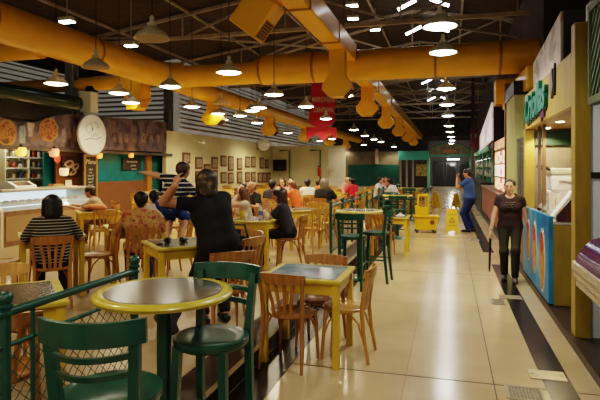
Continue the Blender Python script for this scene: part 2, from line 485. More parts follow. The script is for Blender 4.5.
    for sd in (-1, 1):
        sh, e, w = arms[sd]
        P.append((sh, sh+(e-sh)*min(1, sleeve), .052*s*st+o, (.052-.010*min(1, sleeve))*s*st+o, .03))
        if sleeve > 1: P.append((e, e+(w-e)*(sleeve-1), .042*s*st+o, .036*s+o, .02))
    hem = hip-up*hem*s
    cuts = [(hem, -up)]
    P += [(T(-.05, -.005, .44), T(.05, -.005, .44), .052*s+o, .052*s+o, .03)]
    neckc = T(0, 0.03+neck_open, .50)
    P.append((neckc, neckc, (.062+neck_open)*s, (.062+neck_open)*s, -1))
    sdf_obj('shirt', P, h, [shirt], root, cuts)
    # ---- trousers / shorts / skirt
    if pants is not None:
        P = [(torso[0][0], torso[0][1], torso[0][2]+o*.8, torso[0][3]+o*.8, .04), (T(-.07, 0, .05), T(.07, 0, .05), .095*s*st+o*.7, .095*s*st+o*.7, .04)]
        cuts = [(hip+up*.09*s, up)]
        for sd in (-1, 1):
            hj, kn, an, toe = legs[sd]
            f = min(1, pant_len)
            P.append((hj, hj+(kn-hj)*f, .085*s*st+o, (.085-.03*f)*s*st+o, .035))
            if pant_len > 1:
                f = (pant_len-1)*.93
                P.append((kn, kn+(an-kn)*f, .056*s+o, (.056-.012*f)*s+o, .03))
        sdf_obj('trousers' if pant_len > 1.2 else 'shorts', P, h, [pants], root, cuts)
    if shoes is not None:
        for sd in (-1, 1):
            hj, kn, an, toe = legs[sd]
            sdf_obj('shoe', [(an-v3(0, 0, .042*s)-toe*.035*s, an-v3(0, 0, .05*s)+toe*.14*s, .042*s, .034*s, .01), (an-v3(0, 0, .02*s), an-v3(0, 0, .05*s), .040*s, .04*s, .02)],
                    h, [shoes], root, [(v3(0, 0, an[2]-.083*s), v3(0, 0, -1))])
    # ---- hair
    if hair_style:
        HP = []
        full = [(H(0, -.030, .034), H(0, .022, .040), .093*hs, .083*hs, .02)]
        face = (H(0, .125, -.045), H(0, .128, .028), .085*hs, .074*hs, -1)
        if hair_style == 'short':
            HP = full+[(H(0, -.045, -.02), H(0, -.05, -.055), .070*hs, .05*hs, .03)]
        elif hair_style == 'bun':
            HP = full+[(H(0, -.05, -.02), H(0, -.05, -.05), .070*hs, .045*hs, .03), (H(0, -.12, .02), H(0, -.13, .0), .045*hs, .04*hs, .01)]
        elif hair_style == 'bob':
            HP = full+[(H(-.062, -.03, .02), H(-.075, -.02, -.10), .05*hs, .040*hs, .03), (H(.062, -.03, .02), H(.075, -.02, -.10), .05*hs, .040*hs, .03),
                       (H(0, -.06, .02), H(0, -.075, -.11), .085*hs, .06*hs, .04), (H(-.04, -.06, -.04), H(-.05, -.06, -.12), .06*hs, .04*hs, .03), (H(.04, -.06, -.04), H(.05, -.06, -.12), .06*hs, .04*hs, .03)]
        elif hair_style == 'long':
            HP = full+[(H(-.065, -.02, .02), H(-.085, -.01, -.24), .045*hs, .035*hs, .03), (H(.065, -.02, .02), H(.085, -.01, -.24), .045*hs, .035*hs, .03),
                       (H(0, -.06, .02), H(0, -.10, -.28), .085*hs, .06*hs, .04), (H(-.05, -.06, -.04), H(-.06, -.08, -.30), .06*hs, .03*hs, .03), (H(.05, -.06, -.04), H(.06, -.08, -.30), .06*hs, .03*hs, .03)]
        elif hair_style == 'fringe':
            HP = [(H(0, -.050, .02), H(0, -.055, -.035), .068*hs, .05*hs, .03), (H(-.07, -.02, -.0), H(.07, -.02, -.0), .022*hs, .022*hs, .02)]
            face = (H(0, .10, .10), H(0, -.01, .11), .085*hs, .075*hs, -1)
        HP.append(face)
        if hair_style in ('bob', 'long'): HP.append((H(0, .12, -.12), H(0, .10, -.20), .075*hs, .09*hs, -1))
        sdf_obj('hair', HP, max(h*0.85, .008), [HM], root)
    return root, dict(H=H, T=T, arms=arms, legs=legs, hc=hc)
# ------------------------------------------------------------------ the setting
bm = NB(); b2(bm, -1.6, 1.12, -3, 60, -0.2, 0.0); struct('floor', bm, M_floor)
PZ = 0.13     # dining platform height
bm = NB(); b2(bm, -14.2, -1.93, -3, 48.0, -0.2, PZ); struct('floor_dining', bm, M_floor2)
bm = NB(); b2(bm, -1.93, -1.615, -3, 48.0, -0.2, PZ); struct('trim_1', bm, M_step)
bm = NB(); b2(bm, -1.615, -1.595, -3, 48.0, 0.0, PZ+.001); struct('trim_2', bm, M_dark)
bm = NB(); b2(bm, -1.635, -1.59, -3, 48.0, PZ, PZ+.006); struct('trim_3', bm, M_nose)
bm = NB(); b2(bm, -1.59, -1.31, -3, 48.0, 0, .003); struct('trim_4', bm, M_dark)
bm = NB(); b2(bm, .72, .93, -3, 9.9, 0, .003); struct('trim_5', bm, M_dark)
bm = NB(); b2(bm, .66, .87, 11.3, 46, 0, .003); struct('trim_6', bm, M_dark)
M_joint = mat('dark_joint', (0.10, 0.075, 0.05), 0.7)
for i, y in enumerate((4.42, 8.9, 13.4)):
    bm = NB(); b2(bm, -1.31, 1.12, y-.006, y+.006, 0, .002); struct('trim_%d' % (10+i), bm, M_joint)
bm = NB(); b2(bm, .336, .344, -3, 46, 0, .0021); struct('trim_7', bm, M_joint)
bm = NB(); b2(bm, 1.12, 4.2, -3, 46, -.2, .08); struct('trim_8', bm, M_step)
# metal cover grates let into the aisle
def grate(x, y, w, l, label, grp=None):
    t = thing('floor_grate', label, 'grate', (x, y, 0.0), 0)
    bm = NB()
    for sx in (-1, 1): b2(bm, sx*w/2-.012, sx*w/2+.012, -l/2, l/2, 0.002, .007)
    for sy in (-1, 1): b2(bm, -w/2, w/2, sy*l/2-.012, sy*l/2+.012, 0.002, .007)
    obj('frame', bm, M_grate, t)
    bm = NB()
    n = 9
    for i in range(n):
        x0 = -w/2+.012+(w-.024)*i/n; b2(bm, x0+.003, x0+(w-.024)/n-.003, -l/2+.012, l/2-.012, .001, .006)
    obj('grille', bm, M_grate2, t)
M_grate = mat('worn_cover_metal', (0.30, 0.25, 0.17), 0.45, metal=.4, var=.2)
M_grate2 = mat('worn_grille_metal', (0.17, 0.14, 0.10), 0.5, metal=.4, var=.3, vscale=20)
grate(.55, 4.30, .25, .24, 'dark metal floor grate beside the black strip, nearest the camera')
grate(.60, 7.15, .15, .26, 'small metal floor grate left of the black strip near the walking woman')
grate(.57, 13.1, .20, .24, "distant metal floor grate near the blue-clad worker's feet")
M_cover = mat('steel_cover', (0.42, 0.35, 0.24), 0.35, metal=.5, var=.2)
for y, lb in ((4.72, 'plain steel cover plate set across the black strip in the foreground'), (7.45, "plain steel cover plate across the black strip by the walking woman's feet")):
    t = thing('floor_cover_plate', lb, 'cover plate', (.78, y, 0)); bm = NB(); b2(bm, -.15, .13, -.10, .10, .003, .008, .002); obj('plate', bm, M_cover, t)
    for bx_ in (-.12, .10): bm = NB(); lathe(bm, [(.012, .007), (.010, .010)], 8, (bx_, 0, 0)); obj('bolt', bm, M_grate2, t)

# ---- walls
XW = -9.8
bm = NB(); b2(bm, XW-.15, XW, 17.05, 29.0, PZ, 3.05); struct('wall_left', bm, M_cream)
bm = NB(); b2(bm, XW-.1, -5.55, 29.0, 29.15, PZ, 2.95); struct('wall_corner', bm, M_cream)
bm = NB(); b2(bm, -6.5, -5.56, 28.97, 29.0, PZ, 2.8); struct('trim_26', bm, M_white)
bm = NB(); b2(bm, -14.2, -14.0, -3, 18, 0, 6.0); struct('wall_outer', bm, M_roof)
bm = NB(); b2(bm, -14.0, XW-.16, 18.0, 18.15, PZ, 6.0); struct('wall_end', bm, M_roof)
M_glow = mat('louvre_daylight_glow', (0.3, 0.3, 0.28), 0.6, emit=(0.9, 0.85, 0.75), estr=0.07, var=.5, vscale=.7)  # dim emission stands in for daylight coming through the louvres
M_slat = mat('louvre_slat', (0.36, 0.31, 0.27), 0.6, var=.35, vscale=1.2)
def louvre(name, x, y0, y1, z0, z1, n, axis='Y'):
    bm = NB()
    for i in range(n):
        z = z0+(z1-z0)*(i+.5)/n
        if axis == 'Y':
            box(bm, (.16, y1-y0, .012), (x+.06, (y0+y1)/2, z), (0, .55, 0))
        else:
            box(bm, (y1-y0, .16, .012), ((y0+y1)/2, x, z), (.55, 0, 0))
    return struct(name, bm, M_slat)
louvre('window_1', XW, 18.0, 45, 3.15, 5.6, 14)
bm = NB(); b2(bm, XW-.12, XW-.06, 18.0, 45, 3.0, 5.8); struct('window_2', bm, M_glow)
louvre('window_3', -14.0, 5, 18, 3.0, 5.4, 14)
bm = NB(); b2(bm, -14.0, -13.96, 5, 18, 3.0, 5.6); struct('window_4', bm, M_glow)
louvre('window_5', 17.9, -14.0, XW-.3, 3.1, 5.6, 14, 'X')
bm = NB(); b2(bm, -14.0, XW, 17.96, 17.99, 3.0, 5.8); struct('window_6', bm, M_glow)
M_col = mat('blue_grey_steel', (0.24, 0.28, 0.30), 0.5, var=.15)
def column(i, x, y, z0, z1, w=.26, m=None):
    bm = NB()   # H-section column
    b2(bm, x-w/2, x+w/2, y-w/2, y-w/2+.03, z0, z1); b2(bm, x-w/2, x+w/2, y+w/2-.03, y+w/2, z0, z1); b2(bm, x-.02, x+.02, y-w/2, y+w/2, z0, z1)
    struct('steel_column_%d' % i, bm, m or M_col)
for i, (x, y) in enumerate(((-10.1, 17.75), (-10.1, 24.2), (-10.1, 30.5), (-10.1, 37), (-10.2, 12.6))): column(i, x, y, 3.06 if i in (0, 4) else PZ, 5.6)
M_pole = mat('plum_steel', (0.10, 0.06, 0.05), 0.5)
column(8, 1.07, 25.8, 0, 6.2, .14, M_pole)
# end of the hall
M_conc = mat('grey_render', (0.20, 0.17, 0.13), 0.8, var=.2, vscale=2)
bm = NB(); b2(bm, -8.35, -3.75, 45.0, 45.2, PZ, 1.98); struct('wall_teal', bm, M_teal_d)
bm = NB(); b2(bm, -9.8, -3.75, 45.02, 45.3, 1.98, 3.1); b2(bm, -9.8, -8.35, 45.02, 45.3, PZ, 1.98); struct('wall_back', bm, M_conc)
bm = NB(); b2(bm, -6.0, -5.75, 44.8, 45.05, 2.05, 3.3); struct('trim_20', bm, M_steel_l)
bm = NB(); b2(bm, -9.8, 4.2, 59.8, 60, 0, 7.2); struct('wall_far', bm, M_roof)
bm = NB(); b2(bm, -9.8, -1.9, 45.4, 45.6, 3.0, 7.2); b2(bm, 2.9, 4.2, 45.4, 45.6, 0, 7.2); b2(bm, -1.9, 2.9, 45.4, 45.6, 4.3, 7.2); struct('wall_gable', bm, M_roof)
bm = NB(); b2(bm, 4.1, 4.3, -3, 60, 0, 6.4); struct('wall_right', bm, M_roof)
bm = NB(); b2(bm, 1.9, 4.1, 12.0, 44.2, 2.0, 6.2); b2(bm, 1.75, 1.9, 11.85, 44.2, .08, 2.4); struct('wall_stalls', bm, mat('stall_back_dark', (0.06, 0.035, 0.022), .7, var=.3, vscale=2))
# roof: gable over the hall
bm = NB()
RX, RZ, EL, ELZ, ER, ERZ = -1.2, 7.1, -14.2, 4.9, 4.3, 6.2
prism(bm, [(EL, ELZ+.3), (RX, RZ), (ER, ERZ), (ER, ERZ+.12), (RX, RZ+.12), (EL, ELZ+.42)], -3, 60, 'Y'); struct('ceiling', bm, M_roof)
def roofz(x): return RZ+(x-RX)*((ELZ+.3-RZ)/(EL-RX)) if x < RX else RZ+(x-RX)*((ERZ-RZ)/(ER-RX))
for i, y in enumerate([0.3, 4.8, 9.3, 13.8, 18.3, 22.8, 27.3, 31.8, 36.3, 40.8]):
    bm = NB(); w = .055
    zb = 5.45
    xs = [-13.9, -10.5, -7.4, -4.3, RX, 1.6, 4.1]
    for k in range(len(xs)-1):
        x0, x1 = xs[k], xs[k+1]
        if min(roofz(x0), roofz(x1)) > zb: pass
        tube(bm, [(x0, y, roofz(x0)-.10), (x1, y, roofz(x1)-.10)], w*1.1, 4)
        if k % 2 == 0: tube(bm, [(x0, y, max(zb, 0)), (x1, y, roofz(x1)-.1)], w*.7, 4)
        else: tube(bm, [(x0, y, roofz(x0)-.1), (x1, y, zb)], w*.7, 4)
        tube(bm, [(x1, y, zb), (x1, y, roofz(x1)-.1)], w*.6, 4)
    struct('roof_truss_%d' % i, bm, M_steel)
    bm = NB(); tube(bm, [(-13.9, y, zb), (4.1, y, zb)], w*1.25, 4); struct('tie_beam_%d' % i, bm, M_steel_l if i % 2 else M_steel)
for i, x in enumerate((-12, -9.6, -7.2, -4.8, -2.4, .4, 2.4)):
    bm = NB(); tube(bm, [(x, -2, roofz(x)-.06), (x, 46, roofz(x)-.06)], .05, 4); struct('roof_purlin_%d' % i, bm, M_steel)
bm = NB()
for y0 in (4.8, 13.8, 22.8):
    tube(bm, [(-7.4, y0, 5.5), (-1.2, y0+4.5, 5.5)], .04, 4); tube(bm, [(-1.2, y0, 5.5), (-7.4, y0+4.5, 5.5)], .04, 4)
    tube(bm, [(-1.2, y0, 5.5), (4.1, y0+4.5, 5.5)], .04, 4)
struct('roof_bracing', bm, M_steel)

# ------------------------------------------------------------------ yellow ventilation ducts
def pipe(pts, r, parent, name='duct_pipe', n=20):
    bm = NB(); tube(bm, pts, r, n); return obj(name, bm, M_duct, parent, True)
def rings(pts, r, parent):
    for (p, d) in pts:
        bm = NB(); d = Vector(d); p = Vector(p); tube(bm, [p-d*.03, p+d*.03], r+.012, 20); obj('joint_ring', bm, M_duct_s, parent, True)
def hexnozzle(parent, x, y, ztop, zbot, w=.55, rot=0.0):
    """square drop ending in a flared six-sided air diffuser"""
    h = .46
    bm = NB(); b2(bm, x-w*.27, x+w*.27, y-w*.27, y+w*.27, zbot+h*.85, ztop, .01); a = obj('drop_pipe', bm, M_duct, parent)
    bm = NB()
    prism(bm, [(x-w*.27, zbot+h), (x-w*.5, zbot+h*.55), (x-w*.5, zbot+h*.32), (x-w*.28, zbot), (x+w*.28, zbot), (x+w*.5, zbot+h*.32), (x+w*.5, zbot+h*.55), (x+w*.27, zbot+h)], y-w*.3, y+w*.3, 'Y')
    d = obj('diffuser', bm, M_duct, parent)
    for sx in (-1, 1):
        bm = NB()
        c = Vector((x+sx*w*.39, y, zbot+h*.16)); an = math.atan2(h*.32, w*.22)*(-sx)
        for k in range(4): box(bm, (.15, w*.5, .010), (c.x+(k-1.5)*.028*sx*.6, y, c.z-(.006)+(k-1.5)*.035*.6), (0, an, 0))
        obj('grille', bm, mat('grille_dark', (0.07, 0.035, 0.01), .6), d)
# main left duct
t = thing('ventilation_duct', 'thick round yellow duct along the upper left of the hall', 'duct', (-7.3, 0, 4.15))
def rel(pts, o): return [(p[0]-o[0], p[1]-o[1], p[2]-o[2]) for p in pts]
o0 = (-7.3, 0, 4.15)
pipe(rel([(-7.3, -2, 4.15), (-7.3, 11.9, 4.15), (-7.2, 12.5, 4.15), (-6.8, 12.75, 4.16)], o0), .34, t)
rings([((0, y, 0), (0, 1, 0)) for y in (5.2, 6.9, 9.6)], .34, t)
bm = NB(); box(bm, (.05, 10, .03), (0, 5, -.2-.12)); bm.free()
t2 = thing('ventilation_duct', 'round yellow cross duct spanning the hall in front of the camera', 'duct', (-2.3, 12.75, 4.2))
o1 = (-2.3, 12.75, 4.2)
pipe(rel([(-6.9, 12.75, 4.13), (-5.9, 12.75, 4.13), (-4.5, 12.75, 4.14)], o1), .285, t2)
pipe(rel([(-4.6, 12.75, 4.19), (2.3, 12.75, 4.19)], o1), .375, t2)
rings([((-2.27, 0, 0), (1, 0, 0)), ((2.0, 0, 0), (1, 0, 0)), ((-.9, 0, 0), (1, 0, 0)), ((3.4, 0, 0), (1, 0, 0))], .375, t2)
# centre duct over the dining rows, square in section with drops
t3 = thing('ventilation_duct', 'long yellow duct with hexagonal drops running above the green railing', 'duct', (-2.3, 12, 4.3))
bm = NB(); b2(bm, -.19, .19, -14, 0.45, -.1+.02, .42-.08, .03); obj('duct_pipe', bm, M_duct, t3)
bm = NB(); b2(bm, -.19, .19, 1.0, 33, -.24, .18, .03); obj('duct_pipe', bm, M_duct, t3)
for y in (-6.2, -3.9, -1.6, .42, 4.5, 8.5):
    bm = NB(); z = (.12 if y < .9 else -.03); b2(bm, -.205, .205, y-.025, y+.025, z-.225, z+.225, .01); obj('joint_ring', bm, M_duct_s, t3)
for y in (11.2, 15.5, 20.4, 25.6, 31, 36.5): hexnozzle(t3, 0, y-12, 0 if y > 13 else .05, 3.22-4.3, .62)
# near diffuser hanging off the centre duct, top of the picture
t4 = thing('duct_diffuser', 'large yellow square-mouthed air diffuser hanging near the top of the picture', 'diffuser', (-2.85, 7.75, 4.05))
bm = NB(); box(bm, (.50, .46, .62), (-.02, 0, .02), (0, math.radians(38), 0), .02); obj('housing', bm, M_duct, t4)
bm = NB(); box(bm, (.34, .34, .75), (.12, 0, .48), (0, math.radians(-24), 0), .015); obj('neck', bm, M_duct, t4)
bm = NB(); box(bm, (.30, .30, .30), (.36, 0, .56), (0, math.radians(40), 0), .015); obj('elbow', bm, M_duct, t4)
R38 = Matrix.Rotation(math.radians(38), 3, 'Y')
bm = NB(); c = R38 @ Vector((.235, 0, -.12)) + Vector((-.02, 0, .02)); box(bm, (.05, .34, .32), tuple(c), (0, math.radians(38), 0), .01); g = obj('grille_frame', bm, M_duct_s, t4)
bm = NB()
for k in range(6):
    c = R38 @ Vector((.263, 0, -.24+.048*k)) + Vector((-.02, 0, .02)); box(bm, (.01, .30, .03), tuple(c), (0, math.radians(38+20), 0))
obj('grille', bm, mat('grille_slat', (0.13, 0.075, 0.02), .6), g)
# left far duct with drops
t5 = thing('ventilation_duct', 'yellow duct with drops receding along the framed-picture wall', 'duct', (-7.3, 13.2, 4.05))
bm = NB(); tube(bm, [(0.05, -.3, .05), (0, .8, 0), (0, 31, 0)], .27, 18); obj('duct_pipe', bm, M_duct, t5, True)
for y in (15.7, 21.3, 27, 33, 38.5): hexnozzle(t5, 0, y-13.2, -.1, 3.08-4.05, .66)
# side branches at far left
t6 = thing('ventilation_duct', 'short yellow branch duct behind the big duct at the left edge', 'duct', (-7.3, 8.3, 3.98))
pipe([(-.1, 0, 0), (-5.8, 0, 0)], .22, t6); rings([((-1.8, 0, 0), (1, 0, 0))], .22, t6)
t7 = thing('ventilation_duct', 'slim yellow duct with a boxed drop above the kiosk', 'duct', (-8.3, 12.85, 4.08))
pipe([(0.1, 0, 0), (-5.6, 0, 0)], .19, t7); rings([((-2.2, 0, 0), (1, 0, 0))], .19, t7)
bm = NB(); prism(bm, [(-.22, .25), (.30, .25), (.30, -.50), (.12, -.78), (-.12, -.78), (-.22, -.62)], -.24, .24, 'Y'); obj('drop_box', bm, M_duct, t7)
bm = NB(); box(bm, (.02, .36, .22), (.235, 0, -.62), (0, .58, 0)); obj('grille', bm, M_duct_s, t7)
# right: duct arm over the stalls
t8 = thing('ventilation_duct', 'boxed yellow duct arm above the right-hand stalls', 'duct', (1.35, 14.4, 3.6))
bm = NB(); b2(bm, -.22, .26, -.3, .3, -.30, .32, .02); obj('end_box', bm, M_duct, t8)
bm = NB(); box(bm, (.30, 4.4, .40), (.1, -2.3, -.28), (0.02, 0, 0), .02); obj('duct_pipe', bm, M_duct, t8)

# ------------------------------------------------------------------ pendant lamps
M_lampin = mat('lamp_glow', (0.9, 0.85, 0.7), 0.5, emit=(1.0, 0.93, 0.74), estr=14.0)
M_lampcool = mat('lamp_glow_cool', (0.9, 0.9, 0.9), 0.5, emit=(0.97, 0.98, 1.0), estr=16.0)
M_lampoff = mat('lamp_off', (0.42, 0.33, 0.20), 0.6)
def make_lamp(r, glow, name='pendant_lamp'):
    t = thing(name, 'x', 'lamp')
    bm = NB(); k = r/.235
    lathe(bm, [(.045*k, .225*k), (.06*k, .215*k), (.062*k, .165*k), (.095*k, .15*k), (.12*k, .125*k), (.18*k, .085*k), (.222*k, .035*k), (.238*k, .008*k), (.238*k, 0), (.230*k, 0), (.20*k, .03*k), (.15*k, .085*k), (.02*k, .10*k)], 24, cap=False)
    obj('shade', bm, M_alu, t, True)
    bm = NB(); lathe(bm, [(.0, .045*k), (.14*k, .043*k), (.20*k, .014*k), (.21*k, .006*k), (.14*k, -.018*k), (0.0, -.028*k)], 20, cap=False); obj('diffuser' if glow is not M_lampoff else 'bulb', bm, glow, t, True)
    bm = NB(); lathe(bm, [(.03*k, .215*k), (.035*k, .29*k), (.012*k, .32*k)], 10); obj('cap', bm, M_alu, t, True)
    bm = NB(); tube(bm, [(0, 0, .31*k), (0, 0, 3.2)], .008, 6); obj('cord', bm, M_black, t)
    return t
def spot(parent, e, col, size=2.6):
    ld = bpy.data.lights.new('lamp_or_fill_light', 'SPOT'); ld.energy = e; ld.color = col; ld.spot_size = size; ld.spot_blend = .5; ld.shadow_soft_size = .12
    lo = bpy.data.objects.new('lamp_or_fill_light', ld); COL.objects.link(lo); lo.parent = parent; lo.location = (0, 0, -.03)
WARM = (1.0, 0.80, 0.50); COOL = (0.97, 0.95, 0.88)
protos = {}
ORD = ['nearest', 'second', 'third', 'fourth', 'fifth', 'sixth', 'seventh', 'eighth', 'ninth', 'tenth', 'eleventh', 'twelfth', 'thirteenth', 'fourteenth', 'fifteenth', 'sixteenth', 'seventeenth', 'eighteenth', 'nineteenth', 'twentieth']
# (u, v of rim, kind, zrim)
def lamp(x, y, z, kind, label, grp, e=1.0):
    glow = {'w': M_lampin, 'c': M_lampcool, 'o': M_lampoff}[kind]
    if kind not in protos: protos[kind] = make_lamp(.235 if kind != 'c' else .225, glow); L = protos[kind]
    else: L = copy_tree(protos[kind])
    L.location = (x, y, z); tag(L, label, 'lamp', grp)
    # drop the cord to meet the roof
    for c in L.children:
        if c.name.startswith('cord'):
            c.scale = (1, 1, 1)
            me = c.data.copy(); top = roofz(x)-.05-z
            for vtx in me.vertices:
                if vtx.co.z > 1: vtx.co.z = top
            c.data = me
    if kind != 'o': lamps_lit.append((L, kind, e))
lamps_lit = []
LZ = 3.42
def byv(u, v, z=LZ):
    d = F*(z-HC)/(VH-v); return at(u, d)
for (u, v, k, lab) in [
    (152, 39, 'o', 'unlit bell-shaped pendant lamp, the largest, at upper left above the dining area'),
    (96, 68, 'o', 'unlit bell-shaped pendant lamp hanging in front of the thick yellow duct'),
    (56, 84, 'w', 'lit pendant lamp at far left in front of the branch duct'),
    (229, 73, 'w', 'lit pendant lamp in front of the left half of the cross duct'),
    (170, 87, 'w', 'lit pendant lamp at the elbow where the thick duct meets the cross duct'),
    (274, 95, 'w', 'lit pendant lamp just below the cross duct joint'),
    (119, 93.5, 'w', 'small lit pendant lamp left of the boxed drop above the kiosk'),
    (131, 103, 'w', 'lit pendant lamp right beside the boxed drop above the kiosk')]:
    x, y = byv(u, v); lamp(x, y, LZ, k, lab, 'pendant lamps over the dining area')
far = [(192, 107, 'w'), (221, 104, 'o'), (189, 126, 'w'), (222, 120, 'w'), (240, 116, 'w'), (252, 111, 'w'), (259, 108, 'w'), (257, 123, 'w'), (269, 132, 'w'), (218, 114, 'c'),
       (306, 107, 'w'), (326, 119, 'w'), (344, 96, 'w'), (354, 130, 'w'), (365, 136, 'w'), (374, 139.5, 'w'), (381, 142, 'w'), (394, 147, 'w'), (320, 141, 'w'), (315, 147.5, 'w'), (332, 139, 'w'), (402, 151.5, 'w'), (343, 148, 'w'), (354, 150, 'w'), (364, 145, 'w'), (288, 133, 'w'), (247, 135, 'w')]
far = sorted(far, key=lambda q: q[1])
for i, (u, v, k) in enumerate(far):
    x, y = byv(u, v)
    n = 'on the picture-wall side' if u < 290 else 'between the two drop ducts'
    lamp(x, y, LZ, k, 'pendant lamp %s, %s' % (n, ('the ' if True else '')+ORD[min(19, sum(1 for q in far[:i] if (q[0] < 290) == (u < 290)))]+' one counting from the camera'), 'pendant lamps over the dining area', 1.0)
for i, (u, v) in enumerate([(440, 27, ), (443, 53), (446, 89), (447, 105), (448, 116), (449, 126), (450, 132), (451, 137), (452, 140.5), (451.5, 143.5), (451, 145.5)]):  # last two lamps are added past the row to light the dark arch
    z = 3.55; d = F*(z-HC)/(VH-v); x, y = at(u, d)
    lamp(x, y, z, 'c', 'bright white pendant lamp in the row above the walkway, the %s from the camera' % ORD[i].replace('nearest', 'first'), 'white pendant lamps above the walkway', 1.0)
for (x, y, z, k) in [(-.1, 4.2, 3.55, 'c'), (-.1, 1.2, 3.55, 'c'), (-.1, -1.8, 3.55, 'c'), (-3.6, 2.6, LZ, 'w'), (-3.6, -.8, LZ, 'w'), (-6.4, 4.6, LZ, 'w')]:   # bare unseen lights added to brighten the foreground, spaced like the lamp rows
    ld = bpy.data.lights.new('lamp_or_fill_light', 'SPOT'); ld.energy = 55; ld.color = WARM if k == 'w' else COOL; ld.spot_size = 2.6; ld.spot_blend = .5; ld.shadow_soft_size = .12
    lo = bpy.data.objects.new('lamp_or_fill_light', ld); COL.objects.link(lo); lo.location = (x, y, z)
for (L, k, e) in lamps_lit: spot(L, (130 if k == 'w' else 115)*e, WARM if k == 'w' else COOL)
# ceiling strip lights either side of the ridge
M_tube = mat('strip_light_glow', (0.9, 0.9, 0.9), .5, emit=(.95, .97, 1.0), estr=9)
n = 0
for y in (16.3, 19.4, 31, 35, 39):
    for sx in (-1, 1):
        t = thing('strip_light', 'fluorescent strip light on the %s slope under the roof ridge, %s pair from the camera' % ('left' if sx < 0 else 'right', ORD[n//2].replace('nearest', 'first')), 'strip light', (RX+.45+sx*.48, y, 6.63), 0, 'fluorescent strips under the ridge'); n += 1
        a = .42*sx
        bm = NB(); box(bm, (.62, .14, .04), (0, 0, .05), (0, a, 0), .008); obj('housing', bm, M_white, t)
        bm = NB(); tube(bm, [(-.29*math.cos(a), 0, .29*math.sin(a)), (.29*math.cos(a), 0, -.29*math.sin(a))], .05, 8); obj('tube', bm, M_tube, t, True)
        bm = NB(); tube(bm, [(0, 0, .06), (0, 0, .5)], .012, 6); obj('hanger', bm, M_steel, t)
for (u, v, z, lb) in [(67, 22, 4.9, 'left'), (131, 46, 4.9, 'right'), (352, 6, 6.2, 'upper'), (353, 19, 6.2, 'lower'), (375, 30, 6.2, 'small')]:
    d = F*(z-HC)/(VH-v); x, y = at(u, d)
    t = thing('flood_light', {'left': 'white flood light above the thick duct, nearer the left edge', 'right': 'white flood light above the thick duct near its elbow', 'upper': 'bright flood light at the top edge right of the centre duct', 'lower': 'flood light just below the one at the top edge', 'small': 'small flood light above the middle of the cross duct'}[lb], 'flood light', (x, y, z))
    bm = NB(); b2(bm, -.17, .17, -.10, .10, 0.01, .10, .02); obj('housing', bm, M_alu, t)
    bm = NB(); b2(bm, -.15, .15, -.085, .085, -.012, .012); obj('lens', bm, M_tube, t)
    bm = NB(); tube(bm, [(0, 0, .10), (0, 0, roofz(x)-z-.015)], .015, 6); obj('bracket', bm, M_steel, t)
# ------------------------------------------------------------------ framed pictures on the cream wall
M_frame = mat('red_brown_frame', (0.14, 0.06, 0.035), 0.5)
M_mount = mat('frame_mount', (0.36, 0.29, 0.20), 0.7)
M_pic = ramp_mat('old_photo', [(0.3, (0.16, 0.10, 0.07)), (0.5, (0.30, 0.22, 0.16)), (0.7, (0.45, 0.38, 0.28))], 9, .6)
def wall_pt(u):   # Y on the left wall seen in column u
    k = (u-300)/F
    return XW*(CT+k*ST)/(k*CT-ST)*1.0
def yl(u):
    k = (u-300)/F; a = math.atan(k)-TH
    return XW/math.tan(a)
fr_i = {'upper': 0, 'lower': 0}
ordw = ['first', 'second', 'third', 'fourth', 'fifth', 'sixth', 'seventh', 'eighth', 'ninth', 'tenth', 'eleventh', 'twelfth', 'thirteenth']
def frame(u, v, hpx, row):
    y = yl(u); d = y*CT-XW*ST; z = HC-(v-VH)/F*d; hh = hpx/F*d; wd = .62
    fr_i[row] += 1
    t = thing('framed_picture', 'small framed picture in the %s row on the cream wall, %s from the left' % (row, ordw[fr_i[row]-1]), 'picture', (XW, y, z), 0, 'framed pictures on the cream wall')
    bm = NB(); b2(bm, 0.0, .035, -wd/2, wd/2, -hh/2, hh/2, .008); obj('frame', bm, M_frame, t)
    bm = NB(); b2(bm, .03, .038, -wd/2+.09, wd/2-.09, -hh/2+.08, hh/2-.08); mt = obj('mount', bm, M_mount, t)
    bm = NB(); b2(bm, .036, .042, -wd/2+.17, wd/2-.17, -hh/2+.17, hh/2-.17); obj('photo', bm, M_pic, t)
for (u, v, h) in [(186, 158, 11), (198.5, 163, 12), (214.3, 163, 12), (223.3, 161, 11), (230.5, 163.5, 15), (239.2, 164, 12), (247.3, 162, 11), (253, 162, 11), (261.4, 163, 11), (266.5, 164, 9)]: frame(u, v, h, 'upper')
for (u, v, h) in [(206.8, 170, 12), (198.5, 177, 12), (214.3, 176, 12), (223.3, 177.5, 11), (230.5, 178, 11), (239.2, 177.5, 12), (247.3, 177, 10), (253, 177, 10), (259.5, 177.5, 10), (264, 177.5, 10), (268.3, 177.5, 10)]: frame(u, v, h, 'lower')
